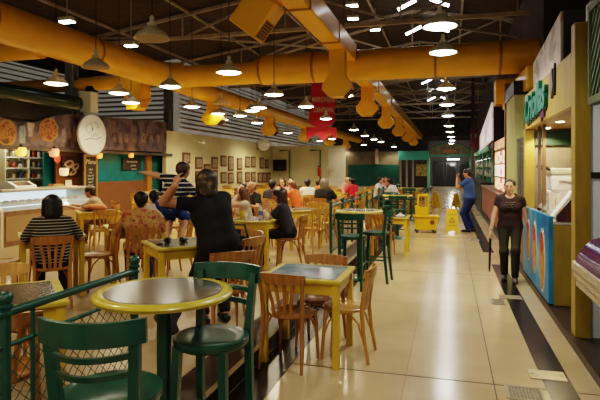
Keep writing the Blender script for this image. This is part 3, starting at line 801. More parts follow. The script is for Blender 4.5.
# speaker / projector, television, fan, extinguisher, cameras
t = thing('wall_projector', 'round white projector-like loudspeaker bracketed above the framed pictures', 'loudspeaker', (-9.5, 26.6, 2.95))
bm = NB(); lathe(bm, [(.30, -.25), (.34, -.20), (.34, .2), (.22, .26)], 18); xf(bm.verts, (0, 0, 0), (PI/2, 0, .5)); obj('housing', bm, M_white, t, True)
bm = NB(); lathe(bm, [(.20, -.29), (.20, -.25)], 16); xf(bm.verts, (0, 0, 0), (PI/2, 0, .5)); obj('lens', bm, M_black, t, True)
bm = NB(); b2(bm, -.3, 0, -.04, .04, -.04, .04); obj('bracket', bm, M_alu, t)
t = thing('television', 'dark wall television angled beside the end of the picture rows', 'television', (-9.15, 28.35, 1.85), math.radians(-20))
bm = NB(); b2(bm, -.45, .45, -.05, .05, -.32, .32, .02); obj('housing', bm, M_black, t)
bm = NB(); b2(bm, -.41, .41, -.058, -.045, -.28, .28); obj('screen', bm, mat('tv_screen', (0.03, 0.025, 0.05), .15), t)
bm = NB(); tube(bm, [(0, .05, 0), (-.2, .5, .1)], .03, 6); obj('bracket', bm, M_black, t)
def fan(x, y, z, r, label, rz):
    t = thing('wall_fan', label, 'fan', (x, y, z), rz)
    bm = NB()
    for k in range(16):
        a = 2*PI*k/16; tube(bm, [(0, -.12, 0), (math.cos(a)*r*.6, -.11, math.sin(a)*r*.6), (math.cos(a)*r, -.02, math.sin(a)*r)], .006, 4)
    for q in (.5, 1.0): tube(bm, [(math.cos(2*PI*k/24)*r*q, -.02-.09*(1-q), math.sin(2*PI*k/24)*r*q) for k in range(25)], .009, 5, False)
    obj('cage', bm, M_chrome, t)
    for k in range(4):
        a = 2*PI*k/4+.3; bm = NB(); box(bm, (r*.78, .012, r*.42), (math.cos(a)*r*.44, -.05, math.sin(a)*r*.44), (0.35, -a, 0), .004); obj('blade', bm, M_alu, t)
    bm = NB(); ball(bm, .10, (0, .04, 0)); obj('motor', bm, M_alu, t, True)
    bm = NB(); tube(bm, [(0, .05, 0), (0, .10, -.2), (0, .15, 0-z+PZ+.02)], .02, 6); obj('stand', bm, M_alu, t)
    bm = NB(); lathe(bm, [(.22, -z+PZ), (.22, -z+PZ+.03), (.05, -z+PZ+.06)], 16, (0, .15, 0)); obj('base', bm, M_alu, t, True)
fan(-6.35, 28.4, 1.50, .32, 'grey pedestal fan in front of the pale wall at the back of the dining area', .1)
t = thing('fire_extinguisher', 'red fire extinguisher hung on the pipe left of the pedestal fan', 'fire extinguisher', (-7.0, 28.85, 1.5))
bm = NB(); lathe(bm, [(.08, -.25), (.09, -.23), (.09, .15), (.05, .24), (.03, .27)], 14); obj('cylinder', bm, mat('red_paint', (.45, .02, .015), .35), t, True)
bm = NB(); b2(bm, -.05, .07, -.02, .02, .27, .33); obj('valve', bm, M_black, t)
for i, x in enumerate((-8.75, -6.95)):
    bm = NB(); tube(bm, [(x, 28.93, PZ), (x, 28.93, 2.7), (x-.6, 28.93, 2.7)], .045, 8); tag(obj('wall_pipe', bm, mat('green_pipe', (.10, .17, .08), .5), None, True), ['green vertical pipe on the end wall nearer the television', 'green vertical pipe on the end wall beside the fire extinguisher'][i], 'pipe')
t = thing('security_camera', 'small white camera at the left end of the cream wall top', 'camera', (-9.55, 19.2, 2.75))
bm = NB(); tube(bm, [(0, 0, 0), (.28, -.18, -.05)], .06, 8); obj('housing', bm, M_white, t); bm = NB(); tube(bm, [(-.25, .0, .08), (0, 0, 0)], .02, 6); obj('bracket', bm, M_white, t)
# ------------------------------------------------------------------ red hanging banner
M_red = mat('banner_red', (0.40, 0.012, 0.018), 0.7, var=.12, vscale=2)
t = thing('hanging_banner', 'red hanging banner with cream lettering, cut to points along the bottom', 'banner', (*at(323, 19.5), 0), TH*1.0)
W = .68; z0, z1 = 2.75, 4.55
bm = NB()
prism(bm, [(-.54, z0+.62), (-.06, z0+.30), (.42, z0+.62), (.46, 4.15), (.46, 4.82), (-.42, 4.82), (-.46, 4.1)], -.012, .012, 'Y')
obj('cloth', bm, M_red, t)
bm = NB(); prism(bm, [(-.62, 3.2), (.50, 3.2), (.50, z0-.02), (.26, z0+.22), (.0, z0-.1), (-.22, z0+.20), (-.62, z0-.02)], .03, .05, 'Y'); obj('pennant', bm, M_red, t)
M_let = mat('cream_letters', (0.55, 0.42, 0.32), .7)
bm = NB(); b2(bm, -.40, .42, -.016, -.012, 4.10, 4.33); obj('letter_band', bm, mat('banner_band', (0.36, 0.10, 0.085), .7), t)
bm = NB(); b2(bm, -.38, .40, -.016, -.012, 3.72, 3.95); obj('letter_band', bm, MATS['banner_band'], t)
text_mesh('MERCADO', .20, .003, M_let, 'lettering', t, (.01, -.018, 4.215), (PI/2, 0, 0), sx=.88, bold=.004)
text_mesh('CENTRAL', .20, .003, M_let, 'lettering', t, (.01, -.018, 3.835), (PI/2, 0, 0), sx=.85, bold=.004)
bm = NB(); tube(bm, [(-.5, 0, 4.82), (.5, 0, 4.82)], .02, 8); obj('rod', bm, M_black, t)
for sx in (-.4, .4):
    bm = NB(); tube(bm, [(sx, 0, 4.82), (sx, 0, 5.4)], .008, 5); obj('cord', bm, M_black, t)

# ------------------------------------------------------------------ left kiosk
KX = -9.8
M_mural = ramp_mat('mural_print', [(0.30, (0.025, 0.017, 0.02)), (0.42, (0.085, 0.055, 0.058)), (0.54, (0.15, 0.125, 0.14)), (0.66, (0.20, 0.11, 0.08))], 3.0, .5, detail=6)
M_olived = mat('dark_olive_wall', (0.12, 0.10, 0.07), .8, var=.2, vscale=1)
t = thing('kiosk_fascia', 'long wavy-topped mural board with food pictures over the left kiosk', 'sign board', (KX, 0, 0))
def ky(u): # Y on kiosk plane
    k = (u-300)/F; return KX/math.tan(math.atan(k)-TH)
def kz(u, v):
    y = ky(u); d = y*CT-KX*ST; return HC-(v-VH)/F*d
def zt(y):
    pts = [(7.4, 2.95)]+[(ky(u), kz(u, v)) for (u, v) in ((0, 117), (6, 119.5), (14, 122.5), (24, 123.5), (33, 122.5), (42, 119.5), (55, 115.5), (70, 114), (90, 115), (104, 117), (130, 119), (160, 121.5))]+[(17.5, 3.3)]
    for a, b in zip(pts, pts[1:]):
        if y <= b[0]:
            q = (y-a[0])/(b[0]-a[0]); q = q*q*(3-2*q); return a[1]+(b[1]-a[1])*q
    return pts[-1][1]
bm = NB(); poly = [(7.5, 2.20), (17.0, 2.26)]+[(17.0-9.5*i/60, zt(17.0-9.5*i/60)) for i in range(61)]
prism(bm, poly, -.05, .05, 'X'); obj('mural_board', bm, M_mural, t)
bm = NB(); b2(bm, -.08, .07, 7.5, 17.4, 2.13, 2.22, .01); obj('lower_edge', bm, mat('edge_grey', (.075, .06, .05), .6), t)
M_pizza = ramp_mat('pizza_print', [(0.3, (0.20, 0.03, 0.01)), (0.43, (0.34, 0.13, 0.02)), (0.53, (0.40, 0.22, 0.05)), (0.60, (0.24, 0.035, 0.012)), (.68, (.10, .08, .02))], 8, .5, detail=4)
M_crust = mat('crust_print', (0.40, 0.22, 0.06), .6, var=.2)
def disc(x, y, z, ry, rz_, m, name, par, th=.01, n=28, tilt=0):
    bm = NB(); p = [(y+ry*math.cos(2*PI*k/n)*math.cos(tilt)-rz_*math.sin(2*PI*k/n)*math.sin(tilt), z+ry*math.cos(2*PI*k/n)*math.sin(tilt)+rz_*math.sin(2*PI*k/n)*math.cos(tilt)) for k in range(n)]
    prism(bm, p, x, x+th, 'X'); return obj(name, bm, m, par)
disc(.05, ky(5), kz(5, 133), .28, .31, M_crust, 'pizza_picture', t, .006); disc(.055, ky(5), kz(5, 133), .24, .26, M_pizza, 'pizza_topping', t, .006)
disc(.05, ky(47), kz(47, 130), .36, .31, M_crust, 'pizza_picture', t, .006, 8, .3); disc(.055, ky(47), kz(47, 130), .32, .27, M_pizza, 'pizza_topping', t, .006, 9, .3)
bm = NB(); y, z = ky(20.5), kz(20.5, 134); prism(bm, [(y-.09, z-.22), (y+.09, z-.22), (y+.10, z+.10), (y+.06, z+.2), (y-.06, z+.2), (y-.10, z+.10)], .05, .056, 'X'); obj('drink_picture', bm, ramp_mat('can_print', [(.3, (.05, .14, .22)), (.5, (.32, .36, .34)), (.7, (.10, .16, .2))], 8), t)
bm = NB(); y, z = ky(29), kz(29, 130); prism(bm, [(y-.07, z-.16), (y+.05, z-.16), (y+.12, z+.16), (y-.12, z+.18)], .05, .056, 'X'); obj('drink_picture', bm, mat('cup_print', (.36, .30, .24), .6, var=.4, vscale=7), t)
for u, w_, h_ in ((62, .07, .30), (68, .06, .22), (73, .06, .30), (113, .08, .16), (119, .09, .22), (125, .10, .17), (133, .12, .16), (142, .13, .20), (150, .12, .14), (157, .1, .16)):
    y, z = ky(u), kz(u, 139 if u > 100 else 135); bm = NB(); prism(bm, [(y-w_, z-h_*.6), (y+w_, z-h_*.6), (y+w_, z+h_*.3), (y+w_*.4, z+h_*.9), (y-w_*.4, z+h_*.9), (y-w_, z+h_*.3)], .05, .056, 'X')
    obj('bottle_picture', bm, ramp_mat('bottle_print_%d' % (u % 3), [(.3, (.10, .06, .05)), (.5, (.30, .22, .17)), (.7, [(.16, .05, .04), (.25, .2, .12), (.10, .10, .13)][u % 3])], 6), t)
# bulkhead wall above, green tube awning, white box
bm = NB(); b2(bm, KX-1.3, KX-.35, 6, 13.0, 2.6, 3.42); struct('trim_21', bm, M_olived)
bm = NB(); b2(bm, KX-4, KX-.25, 6, 18.0, 2.9, 3.0); struct('ceiling_kiosk', bm, M_olived)
t = thing('awning_roll', 'dark green rolled awning tube above the kiosk mural', 'awning', (KX+.3, 0, 3.40))
bm = NB(); tube(bm, [(0, 5.5, 0), (0, 11.85, 0)], .19, 18); obj('roll', bm, mat('dark_green_gloss', (.008, .035, .02), .25), t, True)
for y in (11.87,):
    bm = NB(); tube(bm, [(0, y, 0), (0, y+.07, 0)], .20, 18); obj('end_cap', bm, M_green, t, True)
bm = NB(); b2(bm, -.60, 0, 9.0, 9.1, -.05, .05); obj('bracket', bm, M_black, t)
t = thing('wall_box', 'white service box on the column above the oval sign', 'box', (-9.75, 12.75, 3.55)); bm = NB(); b2(bm, -.18, .18, -.17, .17, -.3, .28, .02); obj('housing', bm, mat('pale_green_white', (.66, .72, .60), .5), t)
bm = NB(); b2(bm, .175, .19, -.13, .13, -.22, .2, .01); obj('cover', bm, M_white, t)
t = thing('loudspeaker', 'small black loudspeaker standing on the white service box', 'loudspeaker', (-9.7, 12.80, 3.83)); bm = NB(); b2(bm, -.12, .12, -.12, .12, 0, .32, .02); obj('cabinet', bm, M_black, t); bm = NB(); tube(bm, [(.12, 0, .12), (.135, 0, .12)], .08, 14); obj('cone', bm, mat('cone', (.05, .05, .05), .6), t)
# oval sign
t = thing('oval_sign', 'white oval shop sign with thin grey script drawing hung on the mural', 'sign', (KX+.30, 12.55, 2.62))
disc(-.03, 0, 0, .60, .57, mat('sign_edge', (.36, .36, .33), .5), 'rim', t, .05, 40); disc(.02, 0, 0, .575, .545, mat('sign_white', (.62, .62, .57), .5, var=.06), 'face', t, .012, 40)
M_ink = mat('grey_ink', (.20, .22, .22), .6)
def stroke(pts, name='emblem_stroke', w_=.008):
    bm = NB(); tube(bm, [(.034, p[0], p[1]) for p in pts], w_, 5); obj(name, bm, M_ink, t)
stroke([(-.30, .10), (-.26, .24), (-.12, .30), (.0, .20), (-.05, .08), (-.20, .04), (-.29, .10)])
stroke([(-.12, .30), (.06, .36), (.20, .28), (.16, .18), (.26, .22)])
stroke([(-.33, -.16), (-.10, -.10), (.12, -.13), (.36, -.04)], w_=.011)
stroke([(-.10, .02), (.0, -.06), (.08, .06), (.13, -.04), (.2, .05)], w_=.009)
disc(.034, -.02, .16, .035, .05, M_ink, 'emblem_dot', t, .004, 10)
for yy in (-.2, .2):
    bm = NB(); tube(bm, [(-.02, yy, .45), (-.18, yy, .60)], .012, 5); obj('bracket', bm, M_black, t)
# kiosk interior
bm = NB(); b2(bm, -12.2, -12.0, 6, 18, PZ, 3.0); struct('wall_kiosk', bm, mat('kiosk_wall', (.30, .24, .13), .7, var=.1))
M_kiosk_lit = mat('kiosk_pale', (.62, .60, .42), .6)
t = thing('display_shelf', 'pale shelving unit stacked with jars behind the kiosk counter', 'shelf', (-11.75, 0, PZ))
SY0, SY1 = 11.7, 13.4
bm = NB(); b2(bm, -.2, -.17, SY0, SY1, 0, 2.15); obj('back_panel', bm, M_kiosk_lit, t)
for z in (.95, 1.25, 1.55, 1.85, 2.13): bm = NB(); b2(bm, -.2, .15, SY0, SY1, z, z+.03); obj('shelf_board', bm, M_white, t)
for y in (SY0, (SY0+SY1)/2, SY1): bm = NB(); b2(bm, -.2, .15, y-.02, y+.02, 0, 2.15); obj('upright', bm, M_kiosk_lit, t)
jc = [mat('jar_%d' % i, c, .3) for i, c in enumerate([(.25, .10, .03), (.05, .07, .14), (.30, .25, .12), (.08, .05, .04), (.35, .32, .26), (.25, .05, .03)])]
jw = ['amber', 'navy', 'straw', 'dark', 'white', 'red']
shl = ['lowest', 'second', 'third', 'top']
for si, z in enumerate((.98, 1.28, 1.58, 1.88)):
    for j in range(7):
        ci = (j*5+si*3) % 6; y = SY0+.14+j*.236
        t = thing('jar', '%s jar on the %s shelf of the kiosk unit, %s from the left' % (jw[ci], shl[si], ordw[j]), 'jar', (-11.70, y, PZ+z), 0, 'jars on the kiosk shelves')
        hh = .12+.025*((j*7+si) % 4); bm = NB(); lathe(bm, [(.05, .002), (.06, .02), (.06, hh-.02), (.04, hh)], 10); obj('glass', bm, jc[ci], t, True)
        bm = NB(); lathe(bm, [(.045, hh), (.045, hh+.025)], 10); obj('lid', bm, jc[(ci+3) % 6], t, True)
bm = NB(); prism(bm, [(9.6, PZ), (10.75, PZ), (10.75, 2.13), (9.6, 2.13)], KX-1.25, KX-1.2, 'X'); tag(obj('wall_panel', bm, mat('kiosk_yellow', (.55, .42, .03), .5), None), 'yellow panel inside the kiosk at the far left edge', 'panel')
def kp(u0, u1, v0, v1, x=KX, off=0):
    """vertical panel on plane x from picture corners -> y0,y1,z0,z1"""
    def y_(u): k = (u-300)/F; return x/math.tan(math.atan(k)-TH)
    y0, y1 = y_(u0), y_(u1); ym = (y0+y1)/2; d = ym*CT-x*ST
    return y0, y1, HC-(v1-VH)/F*d, HC-(v0-VH)/F*d
def panel(name, label, cat, u0, u1, v0, v1, m, x=KX-.3, th=.05, frame=None):
    y0, y1, z0, z1 = kp(u0, u1, v0, v1, x); z0 = max(z0, PZ)
    t = thing(name, label, cat, (x, (y0+y1)/2, z0)); w_ = y1-y0; h_ = z1-z0
    bm = NB(); b2(bm, -th, 0, -w_/2, w_/2, 0, h_, .006); obj('board', bm, m, t)
    if frame:
        for q, (a, b, c, d) in enumerate(((-w_/2, -w_/2+.05, 0, h_), (w_/2-.05, w_/2, 0, h_), (-w_/2+.05, w_/2-.05, h_-.05, h_), (-w_/2+.05, w_/2-.05, 0, .05))):
            bm = NB(); b2(bm, -.01, .025, a, b, c, d); obj('frame_bar', bm, frame, t)
    return t, w_, h_
panel('teal_panel', 'narrow teal panel left of the coffee poster in the kiosk', 'panel', 44, 56, 153, 245, M_teal, KX-.8)
panel('teal_panel', 'wide teal panel right of the chalk menu in the kiosk', 'panel', 97, 147, 154, 181, M_teal, KX-.3)
panel('wood_wainscot', 'brown wooden wainscot below the wide teal panel', 'panel', 98, 147.3, 181, 245, M_wood_d if 0 else mat('wainscot', (.17, .075, .028), .5, var=.2, vscale=3, stretch=(1, 8, 1)), KX-.28)
panel('teal_panel', 'tall dark teal panel between the kiosk post and the cream wall', 'panel', 152, 171, 152, 245, M_teal_d, KX-.3)
panel('kiosk_post', 'orange-brown timber post at the right end of the kiosk', 'post', 147.5, 152, 153, 245, M_wood, KX-.2, .1)
panel('wood_cupboard', 'brown timber cupboard face beside the coffee poster', 'cupboard', 56, 84, 153, 245, mat('cupboard_wood', (.17, .075, .025), .5, var=.25, vscale=3, stretch=(1, 6, 1)), KX-.6)
t, w_, h_ = panel('coffee_poster', 'dark poster with white cup shapes on the timber cupboard', 'poster', 62, 81, 157, 177, mat('poster_dark', (.05, .025, .02), .5), KX-.55, .03)
for (y, z, ry, rz_) in ((-.12, h_*.62, .22, .12), (.16, h_*.50, .15, .10), (.05, h_*.2, .16, .06)):
    disc(.001, y, z, ry, rz_, mat('poster_cream', (.55, .45, .36), .6), 'cup_picture', t, .006, 18, .3); disc(.008, y, z+.02, ry*.5, rz_*.4, mat('poster_coffee', (.10, .04, .02), .6), 'coffee_picture', t, .004, 14, .3)
t, w_, h_ = panel('chalk_menu', 'tall black chalkboard menu with white handwriting between poster and teal panel', 'menu board', 84, 97, 155, 201, mat('chalk_black', (.03, .028, .022), .7), KX-.2, .04, mat('menu_frame', (.30, .20, .07), .5))
M_chalk = mat('chalk', (.50, .48, .42), .8)
text_mesh('Menu', .20, .002, M_chalk, 'heading', t, (.004, 0, h_-.20), (PI/2, 0, PI/2), shear=.3)
for i in range(10): text_mesh(['cafe 8', 'te 6', 'lomo 30', 'pizza 28', 'agua 7', 'jugo 12', 'tarta 15', 'vino 25', 'flan 10', 'pan 4'][i], .075, .001, M_chalk, 'menu_line', t, (.004, 0, h_-.42-.09*i), (PI/2, 0, PI/2))
t, w_, h_ = panel('menu_sign', 'small black sign with white lines on the wide teal panel', 'menu board', 123, 141, 158, 170, MATS['chalk_black'], KX-.24, .03)
for i in range(3): text_mesh(['hay empanadas', 'y pastas', 'caseras'][i], .10, .001, M_chalk, 'menu_line', t, (.004, .05*i, h_-.12-.12*i), (PI/2, 0, PI/2))
# box, notice and small lamps
t, w_, h_ = panel('cardboard_box', 'brown carton on the cupboard under the coffee poster', 'box', 54, 64, 184, 192, mat('carton', (.38, .22, .10), .7), KX-.45, .2)
t, w_, h_ = panel('paper_notice', 'white paper notice stuck beside the brown carton', 'notice', 65.5, 72, 180, 193, M_white, KX-.5, .01)
for (u, v, c, lb) in ((21, 152, 'y', 'yellow glowing wall lantern under the mural, leftmost'), (54, 153, 'r', 'pink-orange glowing lantern beside the narrow teal panel'), (64, 172, 'y2', 'pale glowing lamp in front of the coffee poster'), (99.5, 156, 'o', 'small orange lantern just right of the oval sign'), (131, 155.5, 'o', 'orange lantern above the small black menu sign')):
    x = KX+.05 if c != 'y2' else KX-.3
    y0, y1, z0, z1 = kp(u-3, u+3, v-4, v+4, x); yc = (y0+y1)/2
    g = mat('lantern_'+c, {'y': (.9, .6, .15), 'r': (.9, .35, .2), 'y2': (.55, .38, .2), 'o': (.9, .35, .1)}[c], .5, emit={'y': (1, .55, .08), 'r': (1, .33, .16), 'y2': (1, .75, .42), 'o': (1, .35, .08)}[c], estr={'y': .8, 'r': .45, 'y2': .45, 'o': .5}[c])
    t = thing('wall_lantern', lb, 'lantern', (x, yc, (z0+z1)/2)); r = .11 if c != 'o' else .075
    bm = NB(); lathe(bm, [(r*.45, -r), (r, -r*.7), (r*1.15, r*.6), (r*.9, r)], 12); obj('glass', bm, g, t, True)
    bm = NB(); lathe(bm, [(r*.5, r), (r*.4, r*1.5), (.01, r*1.7)], 10); tube(bm, [(0, 0, r*1.5), (-.05, 0, r*2.2)], .01, 5); obj('bracket', bm, M_black, t)
    ld = bpy.data.lights.new('lantern_light', 'POINT'); ld.energy = 4; ld.color = (1, .55, .2); ld.shadow_soft_size = .1
    lo = bpy.data.objects.new('lantern_light', ld); COL.objects.link(lo); lo.parent = t; lo.location = (.28, 0, -.1)
x = KX-.15; y0, y1, z0, z1 = kp(48, 56, 153, 163, x); t = thing('round_sign', 'small red round sign hanging under the mural', 'sign', (x+.15, (y0+y1)/2, (z0+z1)/2)); disc(0, 0, 0, .12, .13, mat('red_sign', (.45, .07, .05), .5), 'plate', t, .02, 20); bm = NB(); tube(bm, [(.01, 0, .12), (.01, 0, .38)], .006, 5); obj('cord', bm, M_black, t)
# glass display fridge counter
t = thing('display_fridge', 'long white display counter with lit slanted glass in the kiosk', 'display counter', (-8.75, 9.75, PZ))
L2 = 1.35
bm = NB(); b2(bm, -.45, .32, -L2, L2, 0.0, .72, .02); obj('base', bm, mat('fridge_base', (.22, .13, .06), .5, var=.2), t)
bm = NB(); b2(bm, -.45, .33, -L2, L2, 1.08, 1.13, .01); obj('top', bm, mat('fridge_trim', (.34, .31, .24), .4), t)
bm = NB(); b2(bm, -.45, -.40, -L2, L2, .72, 1.08); obj('back_panel', bm, mat('fridge_light', (.6, .75, .8), .4, emit=(.62, .85, 1.0), estr=1.1), t)
for s_ in (-1, 1):
    bm = NB(); prism(bm, [(-.45, 0), (.36, 0), (.36, .72), (.10, 1.13), (-.45, 1.13)], s_*(L2+.02)-.03, s_*(L2+.02)+.03, 'Y'); obj('side_panel', bm, mat('cream_gloss', (.60, .55, .40), .4), t)
bm = NB(); box(bm, (.012, 2*L2, .48), (.24, 0, .91), (0, -.58, 0)); obj('glass', bm, glass_mat('fridge_glass', (.8, .92, 1.0), .18), t)
bm = NB(); b2(bm, -.38, .25, -L2+.05, L2-.05, .80, .83); obj('tray', bm, M_chrome, t)
for i in range(12):
    q = thing('food_tray_item', '%s food portion on the tray of the kiosk display counter, %s from the left' % (['pale', 'brown', 'red'][i % 3], ordw[i]), 'food', (-8.72, 9.75-L2+.2+i*.21, PZ+.83), 0, 'food portions in the kiosk display')
    bm = NB(); ball(bm, .08, (0, 0, .035), (1, 1, .5), 10); obj('portion', bm, mat('food_%d' % (i % 3), [(.6, .5, .35), (.32, .16, .06), (.5, .10, .05)][i % 3], .5), q, True)
    bm = NB(); lathe(bm, [(.085, 0), (.09, .012)], 12); obj('dish', bm, M_white, q, True)
bm = NB(); b2(bm, .30, .335, -L2+.1, L2-.1, .1, .6); obj('front_panel', bm, mat('fridge_front', (.30, .20, .10), .4), t)
# cash register on the counter
t = thing('cash_register', 'white till standing on the kiosk display counter', 'cash register', (-8.92, 9.35, PZ+1.13)); bm = NB(); prism(bm, [(-.2, 0), (.2, 0), (.2, .05), (.0, .15), (-.2, .15)], -.30, .30, 'Y'); obj('body', bm, M_white, t); bm = NB(); box(bm, (.16, .4, .01), (.10, 0, .108), (0, .46, 0)); obj('keypad', bm, M_black, t)

# ------------------------------------------------------------------ right: near purple counter, lattice, tiled wall
M_tile = floor_mat('pale_blue_tile', (.42, .46, .52), (.40, .44, .50), .22, .2, .25, (.25, .27, .3), .004)
bm = NB(); b2(bm, 1.30, 4.1, 5.62, 5.80, .08, 3.3); struct('wall_partition', bm, mat('pale_blue_wall', (.66, .71, .76), .4, var=.05))
bm = NB(); b2(bm, 1.30, 1.9, 5.60, 5.62, 1.60, 1.66); struct('trim_22', bm, M_black)
M_purple = mat('purple_counter', (.085, .018, .11), .18, var=.1, vscale=3, coat=.5)
M_band = mat('cream_band', (.50, .42, .29), .4, var=.1)
t = thing('purple_counter', 'purple-topped counter with cream ribbed edge at the right edge', 'counter', (1.02, 4.0, .08))
def rounded(x0, x1, y0, y1, r):
    return [(x1, y0), (x1, y1)]+[(x0+r-r*math.sin(a), y1-r+r*math.cos(a)) for a in [PI/2*k/6 for k in range(7)]]+[(x0, y0)]
for i in range(3):
    o = .012*i; z = .62+.068*(2-i)
    bm = NB(); prism(bm, rounded(o, .9, -1.6, 1.14-o, .12), z, z+.058, 'Z'); obj('edge_band', bm, M_band, t)
    bm = NB(); prism(bm, rounded(o+.015, .9, -1.6, 1.125-o, .12), z-.010, z, 'Z'); obj('edge_groove', bm, M_black, t)
bm = NB(); prism(bm, [(.03, .815), (.05, .87), (.10, .95), (.17, 1.01), (.30, 1.05), (.9, 1.07), (.9, .815)], -1.6, 1.05, 'Y'); obj('countertop', bm, M_purple, t, True)
bm = NB(); b2(bm, .36, .9, -1.5, 1.0, 0, .61); obj('base', bm, mat('counter_base', (.16, .13, .11), .5), t)
t = thing('lattice_panel', 'green lattice screen in a frame at the upper right edge', 'lattice', (1.28, 4.55, 2.28))
bm = NB(); b2(bm, -.04, .04, -2.0, .92, 0, .07); obj('frame_bar', bm, M_latt0 if 0 else mat('lattice_frame', (.10, .13, .06), .5), t)
bm = NB(); b2(bm, -.04, .04, -2.0, .92, .85, .92); obj('frame_bar', bm, MATS['lattice_frame'], t)
bm = NB(); b2(bm, -.04, .04, .86, .92, .07, .85); obj('frame_bar', bm, MATS['lattice_frame'], t)
bm = NB()
for k in range(-6, 24):
    for s_ in (1, -1):
        y0 = -2.0+.13*k; 
        a, b = (y0, 0.07), (y0+.78*1, .85)
        if s_ < 0: a, b = (y0, .85), (y0+.78, .07)
        # clip to frame
        def cl(p, q):
            t0, t1 = 0, 1
            for lim, sg in ((-2.0, 1), (.88, -1)):
                da, db = sg*(p[0]-lim), sg*(q[0]-lim)
                if da < 0 and db < 0: return None
                if da < 0: t0 = max(t0, da/(da-db))
                if db < 0: t1 = min(t1, da/(da-db))
            f = lambda t: (p[0]+(q[0]-p[0])*t, p[1]+(q[1]-p[1])*t)
            return f(t0), f(t1)
        c = cl(a, b)
        if c: tube(bm, [(.012*s_, c[0][0], c[0][1]), (.012*s_, c[1][0], c[1][1])], .016, 4)
obj('lattice', bm, mat('lattice_green', (.13, .20, .13), .5), t)
bm = NB(); b2(bm, .10, .14, -2.0, .95, 0, .92); obj('backing', bm, M_black, t)

# ------------------------------------------------------------------ right: ochre food stall
t = thing('food_stall', 'ochre timber food stall with green lettering on its fascia', 'stall', (1.16, 5.7, .08))
bm = NB(); b2(bm, 0, .14, -.10, .06, 0, 3.02, .008); obj('pillar', bm, M_ochre, t)
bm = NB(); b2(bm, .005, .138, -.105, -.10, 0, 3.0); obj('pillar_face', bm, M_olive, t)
bm = NB(); b2(bm, 0, .06, .06, 3.5, 2.23, 2.76); obj('fascia_board', bm, M_ochre, t)
bm = NB(); b2(bm, .06, 1.7, .06, 3.5, 2.23, 2.29); sof = obj('soffit', bm, mat('timber_soffit', (.24, .12, .03), .5, var=.15, stretch=(4, 1, 1)), t)
bm = NB(); b2(bm, .0, .14, 3.38, 3.52, 0, 2.76); obj('post', bm, M_ochre, t)
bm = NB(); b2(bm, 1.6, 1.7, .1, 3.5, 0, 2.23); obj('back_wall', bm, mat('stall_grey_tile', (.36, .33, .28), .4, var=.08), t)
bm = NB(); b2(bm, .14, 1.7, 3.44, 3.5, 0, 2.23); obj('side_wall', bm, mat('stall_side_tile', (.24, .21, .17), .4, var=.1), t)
bm = NB(); b2(bm, .15, 1.65, 3.38, 3.44, 1.98, 2.2); obj('dark_band', bm, mat('dark_green_band', (.02, .05, .035), .5), t)
M_down = mat('downlight_glow', (1, .85, .6), .4, emit=(1, .75, .4), estr=14)
for y, x in ((1.95, .25), (3.1, .28)):
    bm = NB(); lathe(bm, [(.05, 2.222), (.05, 2.232)], 14, (x, y, 0)); dl = obj('downlight', bm, M_down, t)
    ld = bpy.data.lights.new('downlight_light', 'SPOT'); ld.energy = 30; ld.color = (1, .78, .45); ld.spot_size = 2.4; ld.shadow_soft_size = .06
    lo = bpy.data.objects.new('downlight_light', ld); COL.objects.link(lo); lo.parent = t; lo.location = (x, y, 2.2)
M_glet = mat('green_letters', (.008, .15, .10), .4); M_glet_d = mat('green_letters_side', (.005, .06, .05), .5)
text_mesh('Criollas', .54, .025, M_glet, 'sign_lettering', t, (-.022, 2.22, 2.50), (PI/2, -.05, -PI/2), shear=.25, sx=1.06, bold=.018)
text_mesh('Criollas', .54, .008, M_glet_d, 'lettering_shadow', t, (-.006, 2.24, 2.485), (PI/2, -.05, -PI/2), shear=.25, sx=1.06, bold=.030)
text_mesh('gril', .19, .012, mat('purple_letters', (.13, .02, .08), .5), 'sign_lettering', t, (-.012, 1.62, 2.33), (PI/2, 0, -PI/2), shear=.2, bold=.012)
bm = NB(); prism(bm, [(.86, 2.56), (.98, 2.42), (1.06, 2.50), (1.03, 2.72), (.92, 2.76)], -.03, -.001, 'X'); obj('cutlery_emblem', bm, mat('emblem_grey', (.16, .14, .15), .5), t)
bm = NB(); prism(bm, [(.82, 2.50), (.84, 2.44), (.87, 2.60), (.86, 2.80), (.81, 2.80)], -.02, -.001, 'X'); obj('cutlery_emblem', bm, M_black, t)
for y in (2.35, 2.75):
    bm = NB(); b2(bm, .10, .14, y-.03, y+.03, .98, 2.23); obj('timber_upright', bm, mat('grey_brown_frame', (.17, .11, .06), .5), t)
bm = NB(); b2(bm, .30, .36, .9, 1.0, 2.03, 2.23); obj('beam_end', bm, M_wood, t)
